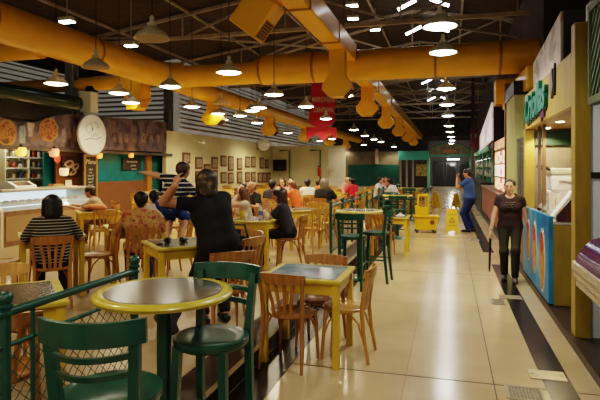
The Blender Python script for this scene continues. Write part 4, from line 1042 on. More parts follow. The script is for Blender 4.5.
# stall counter
t = thing('stall_counter', 'blue picture-fronted counter of the ochre stall', 'counter', (1.16, 6.8, .08))
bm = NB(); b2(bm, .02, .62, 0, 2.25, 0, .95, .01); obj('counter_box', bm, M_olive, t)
M_bluep = ramp_mat('blue_print', [(0.30, (0.01, 0.13, 0.30)), (0.5, (0.015, 0.22, 0.42)), (0.68, (0.22, 0.42, 0.50))], 1.6, .35)
bm = NB(); prism(bm, [(0, .02), (2.25, .02), (2.25, 1.02), (0, 1.05)], -.03, .02, 'X'); fp = obj('front_panel', bm, M_bluep, t)
M_wout = mat('white_outline', (.62, .60, .52), .5)
M_food = ramp_mat('cone_food_print', [(.3, (.45, .17, .03)), (.45, (.55, .33, .06)), (.58, (.50, .08, .03)), (.72, (.55, .42, .16))], 9, .5, detail=3)
for (y, z, ry, rz_) in ((.42, .47, .20, .40), (1.04, .54, .18, .36), (1.62, .57, .16, .30)):
    disc(-.036, y, z, ry, rz_, M_wout, 'picture_outline', fp, .006, 30); disc(-.041, y, z-.01, ry*.82, rz_*.9, M_food, 'food_picture', fp, .006, 30)
    disc(-.045, y, z+rz_*.55, ry*.55, rz_*.32, mat('red_food_print', (.50, .06, .03), .5, var=.4, vscale=14), 'food_picture', fp, .005, 16)
bm = NB(); b2(bm, -.05, .65, -.02, 2.27, .95, .99, .008) if 0 else b2(bm, .02, .65, -.0, 2.27, .95, .985, .008); obj('countertop', bm, M_chrome, t)
t = thing('display_case', 'slanted glass food case with dark red ends on the blue counter', 'display case', (1.24, 6.95, 1.065))
for y in (0, 1.45):
    bm = NB(); prism(bm, [(0, 0), (.5, 0), (.5, .44), (.30, .44), (0, .06)], y-.015, y+.015, 'Y'); obj('side_panel', bm, mat('dark_red_gloss', (.10, .018, .014), .3), t)
bm = NB(); box(bm, (.008, 1.42, .47), (.15, .725, .25), (0, .665, 0)); obj('glass', bm, glass_mat('case_glass', (.95, .85, .75), .22), t)
bm = NB(); b2(bm, .02, .48, .02, 1.43, .002, .03); obj('tray', bm, M_chrome, t)
bm = NB(); b2(bm, .28, .5, 0, 1.45, .44, .46); obj('top', bm, M_chrome, t)
bm = NB(); box(bm, (.012, .22, .40), (.05, -.02, .20), (0, .62, 0)); obj('price_card', bm, M_white, t)
for i in range(7):
    q = thing('food_dish', '%s dish inside the slanted glass case, %s from the near end' % (['pink', 'orange', 'pale'][i % 3], ordw[i]), 'food', (1.46, 7.12+i*.185, 1.095), 0, 'dishes in the slanted glass case')
    bm = NB(); lathe(bm, [(.06, 0), (.085, .02)], 12); obj('dish', bm, M_white, q, True); bm = NB(); ball(bm, .07, (0, 0, .04), (1, 1, .5), 10); obj('portion', bm, mat('case_food_%d' % (i % 3), [(.55, .20, .14), (.55, .28, .05), (.55, .47, .32)][i % 3], .5), q, True)
# back counter with machines
t = thing('back_counter', 'steel back counter inside the ochre stall', 'counter', (2.42, 7.2, .08)); bm = NB(); b2(bm, -.3, .33, -1.2, 1.6, 0, .92); obj('cabinet', bm, M_white, t); bm = NB(); b2(bm, -.33, .33, -1.2, 1.6, .92, .96, .006); obj('countertop', bm, M_chrome, t)
t = thing('sandwich_press', 'white kitchen machine with black handle on the white cabinet in the ochre stall', 'kitchen machine', (1.62, 8.68, 1.37)); bm = NB(); b2(bm, -.2, .25, -.35, .35, 0, .22, .03); obj('body', bm, M_white, t); bm = NB(); b2(bm, -.2, .25, -.33, .33, .24, .33, .03); obj('lid', bm, M_alu, t); bm = NB(); tube(bm, [(-.2, -.25, .3), (-.3, -.25, .36), (-.3, .25, .36), (-.2, .25, .3)], .02, 6); obj('handle', bm, M_black, t)
t = thing('white_cabinet', 'small white cabinet on the blue counter at the far end of the ochre stall', 'cabinet', (1.62, 8.68, 1.067)); bm = NB(); b2(bm, -.22, .22, -.3, .3, 0, .30, .012); obj('body', bm, M_white, t); bm = NB(); b2(bm, -.2, .2, -.312, -.3, .03, .27, .005); dr_ = obj('door', bm, M_alu, t); bm = NB(); tube(bm, [(-.14, -.325, .1), (-.14, -.325, .2)], .008, 6); obj('handle', bm, M_black, dr_)
t = thing('extractor_hood', 'green-banded extractor hood at the back of the ochre stall', 'hood', (2.45, 7.2, 1.92)); bm = NB(); prism(bm, [(-.35, 0), (.3, 0), (.3, .38), (-.1, .38)], -1.2, 1.5, 'Y'); obj('hood', bm, mat('hood_grey', (.25, .26, .22), .4), t); bm = NB(); b2(bm, -.37, -.34, -1.2, 1.5, 0.0, .09); obj('band', bm, M_green, t)
# grey shutters and pale yellow pier beyond
t = thing('glazed_shutters', 'grey framed shutter doors between the ochre stall and the pale pier', 'shutter', (1.2, 9.3, .08))
M_shut = mat('shutter_grey', (.12, .11, .09), .45, var=.2, vscale=4)
for i in range(3):
    bm = NB(); b2(bm, 0, .04, .05+i*.38, .40+i*.38, 1.0, 2.15, .01); f = obj('leaf', bm, M_shut, t)
    bm = NB(); b2(bm, -.008, .0, .10+i*.38, .35+i*.38, 1.08, 2.07); obj('pane', bm, mat('shutter_pane', (.16, .14, .10), .2), f)
bm = NB(); b2(bm, -.01, .06, -.02, .05, 0, 2.3); obj('jamb', bm, M_wood, t)
bm = NB(); b2(bm, 0, .08, 0, 1.2, 0, 1.0); obj('lower_panel', bm, mat('lower_brown', (.20, .10, .04), .5), t)
bm = NB(); b2(bm, 1.16, 2.0, 10.45, 11.85, .08, 3.05); struct('trim_23', bm, mat('pale_yellow_pier', (.55, .53, .22), .6, var=.06))
bm = NB(); b2(bm, 1.14, 2.0, 10.40, 11.9, 3.05, 3.3); struct('trim_24', bm, M_black)
bm = NB(); b2(bm, 1.15, 1.3, 12.05, 12.2, .08, 3.5); struct('trim_25', bm, mat('brown_post', (.22, .10, .035), .5))
# backlit menu
t = thing('menu_light_box', 'backlit menu panel of red and white food pictures in the farther stall', 'menu board', (1.22, 14.0, 1.2))
bm = NB(); b2(bm, 0, .1, -1.5, 1.5, -.1, 1.2, .01); obj('cabinet', bm, M_wood, t)
mc = [mat('menu_lit_%d' % i, c, .4, emit=c, estr=.7) for i, c in enumerate([(.85, .70, .55), (.75, .12, .06), (.9, .80, .65), (.8, .35, .15)])]
for i in range(4):
    for j in range(3):
        y0 = -1.42+i*.72; z0 = -.04+j*.33
        bm = NB(); b2(bm, -.012, 0, y0, y0+.66, z0, z0+.29); pc = obj('menu_picture', bm, mc[(i+2*j) % 4 if (i+j) % 2 else 0], t)
        bm = NB(); b2(bm, -.016, -.011, y0+.12, y0+.44, z0+.05, z0+.18); obj('food_picture', bm, mc[(i*3+j+1) % 4], pc)
bm = NB(); b2(bm, -.02, .10, -1.5, 1.5, .98, 1.2); obj('header', bm, ramp_mat('header_print', [(.35, (.35, .12, .05)), (.5, (.60, .38, .22)), (.65, (.45, .15, .08))], 4, .5, emit=.5), t)
# projecting signboard with print
t = thing('stall_signboard', 'tall slanted printed signboard with dark end above the farther stalls', 'sign board', (1.15, 15.4, 2.35))
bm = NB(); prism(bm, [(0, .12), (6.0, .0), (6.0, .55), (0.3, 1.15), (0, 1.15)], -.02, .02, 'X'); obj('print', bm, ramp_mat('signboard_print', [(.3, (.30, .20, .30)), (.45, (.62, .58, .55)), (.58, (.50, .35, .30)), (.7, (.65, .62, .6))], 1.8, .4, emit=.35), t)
bm = NB(); b2(bm, .02, .45, -.03, .02, -.1, 1.2); obj('end_board', bm, mat('plum_board', (.035, .018, .024), .5), t)
# art board high over the ochre stall
t = thing('art_board', 'tall pale board with brush-stroke figures above the ochre fascia', 'art board', (1.20, 6.38, 2.86))
bm = NB(); prism(bm, [(.0, -.02), (1.95, -.02), (1.95, .36), (.0, .56)], -.02, .02, 'X'); obj('print', bm, ramp_mat('art_print', [(.3, (.50, .30, .18)), (.42, (.55, .46, .40)), (.52, (.60, .54, .50)), (.62, (.30, .30, .22)), (.72, (.55, .32, .20))], 3.0, .5, detail=5, distort=.8), t)
bm = NB(); b2(bm, .0, .42, -.05, .0, -.02, .56); obj('end_board', bm, M_black, t)
# pink counter of the farther stalls
t = thing('stall_counter', 'long dusky pink tiled counter of the farther stalls', 'counter', (1.16, 12.3, .08))
bm = NB(); b2(bm, 0, .5, 0, 8.2, .0, .95, .01); obj('cabinet', bm, mat('dusky_pink', (.27, .10, .075), .45, var=.15, vscale=5), t)
bm = NB(); b2(bm, -.03, .55, -.03, 8.2, .95, 1.0, .008); obj('countertop', bm, mat('pink_granite', (.32, .17, .13), .3, var=.2, vscale=20), t)
bm = NB(); b2(bm, -.015, .0, 0, 8.2, 0, .12); obj('kickboard', bm, M_black, t)
t = thing('stall_counter', 'dark counter of the last stalls toward the arch', 'counter', (1.2, 21.5, .08)); bm = NB(); b2(bm, 0, .5, 0, 20, 0, 1.0, .01); obj('cabinet', bm, mat('dark_green_stall', (.03, .05, .04), .5), t); bm = NB(); b2(bm, -.03, .5, 0, 20, 1.0, 1.05); obj('countertop', bm, M_step, t)
t = thing('small_sign', 'small red sign hanging right of the far arch', 'sign', (1.28, 30.0, 3.35)); bm = NB(); b2(bm, -.18, .18, -.02, .02, -.6, .45, .01); obj('board', bm, M_red, t); bm = NB(); b2(bm, -.15, .15, -.03, -.02, .0, .2); obj('band', bm, M_let, t)
for sx in (-.12, .12):
    bm = NB(); tube(bm, [(sx, 0, .45), (sx, 0, 2.1)], .01, 5); obj('cord', bm, M_black, t)

# ------------------------------------------------------------------ far end: green arch, passage, aqua kiosk
AX0, AX1, AY = -1.62, 1.72, 44.6
t = thing('entrance_arch', 'green painted arch with a curved sign top at the far end of the walkway', 'arch', ((AX0+AX1)/2, AY, 0)); hw = (AX1-AX0)/2
M_arch = mat('arch_green', (.22, .52, .36), .5, var=.2); M_arch2 = mat('arch_panel', (.42, .38, .27), .6, var=.3, vscale=3)
for s_ in (-1, 1): bm = NB(); b2(bm, s_*hw-.12, s_*hw+.12, -.12, .12, 0, 3.0, .02); obj('post', bm, M_arch, t)
bm = NB(); n = 24
po = [(-hw+2*hw*k/n, 2.95+.75*math.sin(PI*k/n)**.8) for k in range(n+1)]; prism(bm, po+[(hw, 2.75), (-hw, 2.75)], -.06, .06, 'Y'); obj('tympanum', bm, M_arch2, t)
bm = NB(); tube(bm, [(p[0], -.08, p[1]) for p in po], .07, 8); obj('arch_rim', bm, M_arch, t)
bm = NB(); b2(bm, -hw, hw, -.1, .1, 2.62, 2.78, .01); obj('lintel', bm, mat('arch_teal', (.22, .70, .58), .5), t)
bm = NB(); prism(bm, [(-.6, 2.95), (.6, 2.95), (.45, 3.2), (-.45, 3.2)], -.09, -.06, 'Y'); obj('name_panel', bm, mat('arch_brown', (.75, .46, .26), .6), t)
bm = NB(); b2(bm, -1.9, 2.9, 52, 52.2, 0, 4.3); struct('wall_passage', bm, mat('passage_dark', (.12, .115, .12), .6))
for i, x in enumerate((-.95, .2, 1.35)):
    t = thing('passage_door', 'dark glazed door of the passage behind the arch, %s from the left' % ordw[i], 'door', (x, 51.9, 0)); bm = NB(); b2(bm, -.5, .5, -.04, .04, 0, 2.3, .01); obj('leaf', bm, mat('door_dark', (.03, .045, .05), .3), t); bm = NB(); b2(bm, -.38, .38, -.05, -.04, .4, 2.1); obj('pane', bm, mat('door_pane', (.05, .055, .06), .1), t)
t = thing('passage_light', 'white strip light over the passage behind the arch', 'strip light', (.35, 47.5, 2.45)); bm = NB(); b2(bm, -.5, .5, -.06, .06, -.04, .04); obj('tube', bm, M_tube, t); bm = NB(); b2(bm, -.55, .55, -.08, .08, .04, .09); obj('housing', bm, M_white, t)
ld = bpy.data.lights.new('passage_lamp', 'POINT'); ld.energy = 70; ld.color = (1, .95, .85); ld.shadow_soft_size = .3; lo = bpy.data.objects.new('passage_lamp', ld); COL.objects.link(lo); lo.parent = t; lo.location = (0, .6, -.2)
for s_ in (-.4, .4):
    bm = NB(); tube(bm, [(s_, 0, .09), (s_, 0, 1.8)], .012, 5); obj('cord', bm, M_black, t)
t = thing('kiosk', 'aqua-topped glazed kiosk left of the far arch', 'kiosk', (-2.95, 44.0, 0))
M_aqua = mat('aqua_paint', (.12, .62, .60), .5)
bm = NB(); b2(bm, -1.05, 1.25, -.1, .3, 2.35, 3.08, .01); obj('fascia', bm, M_aqua, t)
for x in (-.95, -.45, .05): bm = NB(); b2(bm, x, x+.16, -.05, .1, 0, 2.35); obj('mullion', bm, mat('pale_grey_metal', (.35, .36, .36), .5), t)
bm = NB(); b2(bm, -1.0, .35, .1, .14, 0, 2.35); obj('glazing', bm, mat('kiosk_glazing', (.05, .05, .055), .15), t)
bm = NB(); b2(bm, .35, 1.3, .0, .3, 1.05, 2.0); obj('yellow_board', bm, ramp_mat('yellow_notice', [(.35, (.14, .10, .03)), (.5, (.42, .33, .09)), (.7, (.46, .38, .14))], 5, .6), t)
bm = NB(); b2(bm, .35, 1.3, .05, .3, 0, 1.05); obj('base', bm, M_step, t)
bm = NB(); b2(bm, 1.25, 1.42, -.12, .12, 0, 3.1, .02); obj('post', bm, M_arch, t)

# stall fronts between the menu box and the arch
for i, (y0, y1, lb, gc) in enumerate([(16.4, 20.6, 'dim stall front with pale goods just beyond the backlit menu', (.45, .36, .26)), (21.6, 26.6, 'dark green-posted stall front beyond the pink counter', (.16, .30, .22)), (27.4, 34.5, 'farthest stall front on the right before the arch', (.35, .22, .14))]):
    t = thing('market_stall', lb, 'stall', (1.72, y0, .08)); L = y1-y0
    for y in (0, L/2, L): bm = NB(); b2(bm, -.16, -.02, y-.06, y+.06, 0, 2.3, .01); obj('post', bm, M_arch if i else M_wood_d, t)
    bm = NB(); b2(bm, -.26, 0, -.1, L+.1, 2.3, 2.5, .01); obj('beam', bm, M_arch if i else M_wood_d, t)
    for z in (1.25, 1.65, 2.0): bm = NB(); b2(bm, -.14, .0, .06, L-.06, z, z+.03); obj('shelf_board', bm, M_wood, t)
    bm = NB()
    rr = random.Random(i)
    for z in (1.28, 1.68):
        y = .15
        while y < L-.2:
            w_ = rr.uniform(.10, .26); h_ = rr.uniform(.12, .28); b2(bm, -.12, -.02, y, y+w_*.9, z, z+h_); y += w_
    o_ = obj('shelf_goods', bm, ramp_mat('goods_%d' % i, [(.3, tuple(c*.5 for c in gc)), (.45, gc), (.55, (.5, .12, .06)), (.7, (.55, .5, .4))], 3, .5, 'voronoi'), t); o_['kind'] = 'stuff'
ld = bpy.data.lights.new('kiosk_fill_light', 'POINT'); ld.energy = 45; ld.color = (1, .9, .7); ld.shadow_soft_size = .2; lo = bpy.data.objects.new('kiosk_fill_light', ld); COL.objects.link(lo); lo.location = (-11.2, 11.6, 2.65)  # unseen light without a fixture, added to brighten the kiosk shelves
# ------------------------------------------------------------------ furniture builders
def make_chair(mt, mseat):
    """bentwood cafe chair with broad curved top rail and fanned slats; faces +Y"""
    t = thing('cafe_chair', 'x', 'chair')
    bm = NB(); lathe(bm, [(.0, .452), (.17, .450), (.192, .458), (.205, .452), (.205, .432), (.19, .424), (0, .424)], 26, cap=False)
    for v in bm.verts: v.co.y = v.co.y*1.0+.01; v.co.x *= 1.0
    obj('seat', bm, mseat, t, True)
    for s_ in (-1, 1):
        bm = NB(); tube(bm, [(.165*s_, .150, .44), (.175*s_, .165, .25), (.185*s_, .185, .0)], [.019, .017, .012], 8); obj('leg', bm, mt, t, True)
        bm = NB(); tube(bm, [(.195*s_, -.235, 0), (.185*s_, -.195, .22), (.178*s_, -.175, .44), (.187*s_, -.195, .62), (.200*s_, -.232, .79)], [.014, .018, .020, .018, .015], 8); obj('leg', bm, mt, t, True)
    # broad bent top rail
    bm = NB(); n = 10; pr = []
    for k in range(n+1):
        a = -1+2*k/n; x = .218*a; y = -.255+.055*a*a+.0; pr.append((x, y))
    top = []; 
    for (x, y) in pr:
        e = abs(x)/.218; zt_, zb_ = .825-.012*e*e, .728+.018*e*e
        q = [bm.verts.new((x, y-.011, zb_)), bm.verts.new((x, y+.011, zb_)), bm.verts.new((x, y+.013-.018, zt_)), bm.verts.new((x, y-.009-.018, zt_))]; top.append(q)
    for i in range(n):
        for k in range(4): bm.faces.new((top[i][k], top[i][(k+1) % 4], top[i+1][(k+1) % 4], top[i+1][k]))
    bm.faces.new(top[0][::-1]); bm.faces.new(top[-1])
    obj('top_rail', bm, mt, t, True)
    for k in range(4):
        a = (k-1.5)/1.5
        bm = NB(); tube(bm, [(.075*a, -.185, .44), (.085*a, -.195, .56), (.125*a, -.24, .75)], [.020, .017, .022], 6, flat=(1, .35)); obj('back_slat', bm, mt, t, True)
    for s_ in (-1, 1):   # bentwood braces under the seat
        bm = NB(); tube(bm, [(.178*s_, .165, .22), (.172*s_, .12, .34), (.155*s_, .04, .415), (.155*s_, -.06, .415), (.172*s_, -.14, .34), (.182*s_, -.18, .22)], .010, 6); obj('brace', bm, mt, t, True)
    bm = NB(); tube(bm, [(.175, .168, .26), (.12, .155, .37), (.0, .15, .41), (-.12, .155, .37), (-.175, .168, .26)], .010, 6); obj('brace', bm, mt, t, True)
    return t
def make_table(top_m, w_=.74, h_=.75):
    t = thing('square_table', 'x', 'table')
    bm = NB(); box(bm, (w_, w_, .032), (0, 0, h_-.016), None, .008); tp = obj('tabletop', bm, M_rim, t)
    bm = NB(); box(bm, (w_-.12, w_-.12, .006), (0, 0, h_+.0005)); obj('inset', bm, top_m, tp)
    bm = NB()
    for s_ in (-1, 1): b2(bm, -w_/2+.05, w_/2-.05, s_*(w_/2-.05)-.012, s_*(w_/2-.05)+.012, h_-.13, h_-.03); b2(bm, s_*(w_/2-.05)-.012, s_*(w_/2-.05)+.012, -w_/2+.05, w_/2-.05, h_-.13, h_-.03)
    obj('apron', bm, M_ytab, t)
    for sx in (-1, 1):
        for sy in (-1, 1):
            bm = NB(); q = w_/2-.05; box(bm, (.058, .058, h_-.03), (sx*q, sy*q, (h_-.03)/2), None, .006); obj('leg', bm, M_ytab, t)
    return t
def make_bar_table():
    t = thing('bar_table', 'x', 'table'); R = .365
    bm = NB(); lathe(bm, [(0, 1.05), (R-.055, 1.05), (R-.045, 1.055), (R-.01, 1.05), (R, 1.035), (R-.01, 1.018), (R-.05, 1.012), (0, 1.012)], 44, cap=False); tp = obj('tabletop', bm, M_rim, t, True)
    bm = NB(); lathe(bm, [(R-.06, 1.0535), (R-.058, 1.049)], 44, cap=True); obj('inset', bm, M_inset, tp)
    bm = NB(); lathe(bm, [(.16, 1.01), (.16, .99), (.042, .97), (.038, .90), (.038, .06), (.06, .05)], 18); obj('pole', bm, M_green, t, True)
    bm = NB(); lathe(bm, [(.22, 0.0), (.225, .012), (.20, .028), (.05, .055)], 28); obj('base', bm, M_green, t, True)
    return t
def make_stool():
    """green bar chair: round seat, ladder back with broad curved top rail"""
    t = thing('bar_stool', 'x', 'bar stool')
    SZ = .79
    bm = NB(); lathe(bm, [(0, SZ-.008), (.13, SZ-.004), (.188, SZ+.006), (.203, SZ), (.205, SZ-.03), (.19, SZ-.045), (0, SZ-.045)], 30, cap=False); obj('seat', bm, M_green, t, True)
    for s_ in (-1, 1):
        bm = NB(); tube(bm, [(.13*s_, .13, SZ-.03), (.155*s_, .165, 0)], [.030, .024], 4); obj('leg', bm, M_green, t)
        bm = NB(); tube(bm, [(.165*s_, -.22, 0), (.155*s_, -.175, .45), (.150*s_, -.165, SZ), (.165*s_, -.205, 1.10)], [.024, .028, .030, .026], 4); obj('leg', bm, M_green, t)
    def rail(z0, z1, nm, th=.011, wx=.205):
        bm = NB(); n = 10; L = []
        for k in range(n+1):
            a = -1+2*k/n; x = wx*a; y = -.270+.085*a*a+(1.05-(z0+z1)/2)*.13
            L.append([bm.verts.new((x, y-th, z0)), bm.verts.new((x, y+th, z0)), bm.verts.new((x, y+th-.01, z1)), bm.verts.new((x, y-th-.01, z1))])
        for i in range(n):
            for k in range(4): bm.faces.new((L[i][k], L[i][(k+1) % 4], L[i+1][(k+1) % 4], L[i+1][k]))
        bm.faces.new(L[0][::-1]); bm.faces.new(L[-1]); obj(nm, bm, M_green, t, True)
    rail(1.045, 1.14, 'top_rail'); rail(.985, 1.010, 'ladder_rail', .009, .165); rail(.915, .940, 'ladder_rail', .009, .165)
    bm = NB(); tube(bm, [(.148, .152, .28), (-.148, .152, .28)], .012, 6); obj('foot_rail', bm, M_green, t)
    for s_ in (-1, 1): bm = NB(); tube(bm, [(.150*s_, .150, .36), (.157*s_, -.18, .36)], .012, 6); obj('side_rail', bm, M_green, t)
    return t
used = {}
def place(kind, x, y, z, rz, label, grp=None):
    if kind not in used:
        used[kind] = {'chair': lambda: make_chair(M_wood, M_wood), 'chair_l': lambda: make_chair(M_wood_l, M_wood_l), 'table': lambda: make_table(M_inset), 'table_b': lambda: make_table(M_inset_b),
                      'bar_table': make_bar_table, 'stool': make_stool}[kind](); o = used[kind]
    else: o = copy_tree(used[kind])
    o.location = (x, y, z); o.rotation_euler = (0, 0, rz); tag(o, label, None, grp)
    if grp is None and 'group' in o: del o['group']
    o.scale = (1, 1, .94 if kind == 'stool' and y > 5 else 1)
    return o
def face(dx, dy): return math.atan2(-dx, dy)     # rotation so that +Y points along (dx,dy)

people_xy = []      # filled before chairs are laid out: seated people keep their own chair
seated = []
# ---- aisle furniture -----------------------------------------------------------
GB = 'round bar tables along the walkway'; GS = 'green bar stools along the walkway'
place('bar_table', -1.46, 2.52, 0, 0, 'round green-legged bar table with yellow rim in the left foreground', GB)
place('stool', -1.34, 1.90, 0, face(-.22, .87), 'green bar stool nearest the camera, its ladder back toward us', GS)
place('stool', -1.245, 2.645, 0, face(-.02, -1), 'green bar stool tucked to the right of the foreground bar table', GS)
place('bar_table', -1.33, 8.1, 0, 0, 'round bar table in the middle distance behind the square walkway table', GB)
place('stool', -1.32, 7.45, 0, face(.0, 1), "green bar stool on the near side of the middle distance bar table", GS)
place('stool', -1.07, 8.0, 0, face(-1, .1), 'green bar stool on the walkway side of the middle distance bar table', GS)
place('bar_table', -1.2, 13.0, 0, 0, 'round bar table beside the yellow mop bucket', GB)
place('stool', -1.12, 12.4, 0, face(.0, 1), 'green bar stool in front of the bar table by the mop bucket', GS)
place('stool', -1.42, 13.6, 0, face(.2, -1), 'green bar stool behind the bar table by the mop bucket', GS)
place('bar_table', -1.2, 17.6, 0, 0, 'farthest round bar table by the green railing', GB)
place('stool', -1.2, 17.0, 0, face(.0, 1), 'green bar stool at the farthest round bar table', GS)
place('table_b', -1.24, 4.72, 0, 0, 'square yellow table with blue-grey top standing on the walkway', None)
place('chair', -1.33, 4.44, 0, face(.12, 1), 'wooden chair on the near side of the blue-topped walkway table, back to camera')
place('chair_l', -.90, 4.77, 0, face(-1, .03), 'wooden chair on the right side of the blue-topped walkway table')
place('chair', -1.2, 5.00, 0, face(-.06, -1), 'wooden chair on the far side of the blue-topped walkway table')
place('table', -1.12, 10.65, 0, 0, 'yellow square walkway table with papers and a black cup on it')
place('chair', -1.22, 10.30, 0, face(.1, 1), 'wooden chair on the near side of the walkway table with papers')
place('chair', -1.42, 10.9, 0, face(1, -.1), 'wooden chair on the left side of the walkway table with papers')
place('table', -1.15, 20.5, 0, 0, 'distant yellow table at the edge of the walkway beyond the mop bucket')
place('chair_l', -.78, 20.5, 0, face(-1, 0), 'distant wooden chair on the walkway side of the table beyond the mop bucket')
place('chair_l', -1.15, 20.1, 0, face(0, 1), 'distant wooden chair on the near side of the table beyond the mop bucket')
# ---- green railing --------------------------------------------------------------
def railing(y0, y1, label, n, mesh=True, baluster=None):
    t = thing('green_railing', label, 'railing', (-1.985, y0, PZ))
    L = y1-y0
    for k in range(n+1):
        y = L*k/n; bm = NB(); tube(bm, [(0, y, 0), (0, y, .90)], .026, 10); 
        lathe(bm, [(.034, .885), (.034, .90), (.024, .905), (.024, .915), (.036, .925), (.036, .935), (.026, .94), (.034, .955), (.036, .97), (.028, .988), (.008, .998)], 14, (0, y, 0)); obj('post', bm, M_green, t, True)
    bm = NB(); tube(bm, [(0, -.0, .895), (0, L, .895)], .022, 10); obj('top_rail', bm, M_green, t, True)
    for z in (.74, .10): bm = NB(); tube(bm, [(0, 0, z), (0, L, z)], .012, 8); obj('rail', bm, M_green, t, True)
    if baluster is not None:
        for b in baluster: bm = NB(); tube(bm, [(0, b, .1), (0, b, .895)], .012, 8); obj('baluster', bm, M_green, t, True)
    if mesh:
        bm = NB(); H = .62; st = .075; k = -int(H/st)-1
        while k*st < L:
            for s_ in (1, -1):
                a, b = max(0, k*st), min(L, k*st+H)
                if b > a:
                    za, zb = (a-k*st), (b-k*st)
                    if s_ < 0: za, zb = H-za, H-zb
                    tube(bm, [(.003*s_, a, .11+za), (.003*s_, b, .11+zb)], .0022, 4, False)
            k += 1
        obj('wire_mesh', bm, M_green, t)
railing(.95, 3.05, 'dark green railing with wire mesh and ball-topped post in the left foreground', 2, True, [1.22, .55])
railing(9.05, 14.3, 'dark green railing with ball-topped posts beyond the middle bar table', 5)
railing(15.6, 22.5, 'farthest dark green railing along the dining platform edge', 6, False)
# ---- dining platform tables ------------------------------------------------------
TAB = []   # x,y,rot,desc
R45 = PI/4
TAB += [(-2.78, 2.77, R45, 'the corner-on table behind the foreground railing'),
        (-2.84, 5.30, R45, 'the table the small boy stands on'),
        (-3.02, 8.02, 0, 'the table with the blue-labelled bottle'),
        (-4.80, 5.55, R45, 'the table of the striped-shirt diner'),
        (-4.30, 6.60, R45, 'the table of the floral-shirt diner'),
        (-6.5, 8.75, R45, 'the table of the tan-shirted man'),
        (*at(291, 14.8), .05, 'the table of the orange-clad diner reaching left'), (*at(316, 14.5), .05, 'the table of the large grey-haired diner'),
        (*at(350, 17.8), R45, 'the table of the red-shirted diner'), (*at(386, 19.3), R45, 'the table of the diners before the aqua kiosk')]
NFIX = 10
rows = [(-2.85, [10.2, 12.3, 14.5, 16.8, 19.2, 21.6], 'row beside the green railing'), (-4.75, [9.6, 11.9, 14.2, 16.4, 18.7, 21.0], 'second row from the green railing'),
        (-6.7, [11.2, 13.5, 16.2, 19.3, 22.2], 'third row from the green railing'), (-8.5, [14.6, 17.4, 20.4, 23.6], 'row beside the picture wall')]
for (x, ys, nm) in rows:
    for i, y in enumerate(ys): TAB.append((x+random.uniform(-.12, .12), y+random.uniform(-.1, .1), R45 if i % 2 == 0 else 0.05, nm))
# seated people: (key, x, y, facing)
SEAT = {}
def sit(key, x, y, fx, fy): SEAT[key] = (x, y, fx, fy)
sit('striped', -4.36, 5.06, -.66, .75)
sit('floral', -3.86, 6.10, -.60, .80)
sit('darktee', -2.50, 8.22, -1, -.10)
sit('longhair', -3.40, 8.72, -.75, -.60)
sit('tan', -6.75, 9.30, -1, -.35)
sit('purple', *at(245, 12.6), -.2, -1)
sit('bald', *at(257, 11.6), -.55, -.85)
sit('hidden', *at(155, 8.3), -.6, .8)
sit('backdark', *at(271, 13.2), .1, 1)
sit('pinkarm', *at(283, 15.8), .1, -1)
sit('redhair', *at(291, 17.0), .2, -1)
sit('orange', *at(299, 13.9), -1, .25)
sit('white', *at(308, 15.0), -.5, .9)
sit('orange2', *at(316.5, 16.2), .8, .6)
sit('greyhair', *at(323, 13.4), .25, .95)
sit('pinkman', *at(346, 18.4), .8, -.6)
sit('red', *at(355, 17.2), -.8, .5)
sit('pinkwoman', *at(377, 19.0), .8, -.3)
sit('palewoman', *at(386.5, 20.8), -.1, -1)
sit('whiteman', *at(397, 17.6), -.9, .35)
occ = [(a, b) for (a, b, c, d) in SEAT.values()]
dist = lambda p, q: math.hypot(p[0]-q[0], p[1]-q[1])
SIDE = {}
kept = []; rowc = {}
for (x, y, r, desc) in TAB:
    if len(kept) >= NFIX:
        if any(dist((x, y), o) < .62 for o in occ) or any(dist((x, y), (q[0], q[1])) < 1.15 for q in kept): continue
        rowc[desc] = rowc.get(desc, 0)+1; desc = 'the %s table of the %s' % (ORD[rowc[desc]-1], desc)
    kept.append((x, y, r, desc))
TABLES = kept
chairs_xy = []
def sname(dx, dy):
    v = ('far' if dy > .3 else 'near' if dy < -.3 else ''); h = ('right' if dx > .3 else 'left' if dx < -.3 else '')
    return (v+' '+h).strip().replace(' ', '-')+('' if v and h else ' side')
skip = {0: [(1, 1)], 1: [(-1, 1), (-1, -1), (1, -1)], 2: [(0, -1)], 3: [(1, -1)]}
for i, (x, y, r, desc) in enumerate(TABLES):
    place('table', x, y, PZ, r, ('yellow square dining table, '+desc.replace('the corner-on table', 'set corner-on')).replace('yellow square dining table, the table', 'yellow dining table, the one').replace('the one the small', 'the one which the small') , 'dining tables on the platform')
    for k in range(4):
        a = r+k*PI/2; dx, dy = math.cos(a), math.sin(a)
        key = (round(dx*1.2), round(dy*1.2))
        if i in skip and key in skip[i]: continue
        off = .60+random.uniform(-.05, .10) if i > 9 else .56
        if i == 1: off = .66
        cx, cy = x+dx*off, y+dy*off
        if any(dist((cx, cy), o) < .50 for o in occ): continue
        if any(dist((cx, cy), o) < .44 for o in chairs_xy): continue
        if any(dist((cx, cy), (t[0], t[1])) < .60 for j, t in enumerate(TABLES) if j != i): continue
        chairs_xy.append((cx, cy))
        ja = random.uniform(-.2, .2)
        dd = desc[4:] if desc.startswith('the ') else desc
        place('chair_l' if (i+k) % 3 else 'chair', cx, cy, PZ, face(-dx, -dy)+ja, ('slat-back chair at the %s of the %s' % (sname(dx, dy), dd)).replace(' of the second row',', second row').replace(' of the third row',', third row').replace(' of the row',', row').replace('from the green','from green').replace('beside the','beside'), 'wooden chairs on the dining platform')
WHO = {'striped': 'striped-shirt diner at left', 'floral': 'diner in the floral shirt', 'darktee': 'woman in dark grey T-shirt', 'longhair': 'long-haired woman behind the bottle', 'tan': 'tan-shirted man by the kiosk'}
EXTRA_TAB = []
PEOPLE_DESC = {}
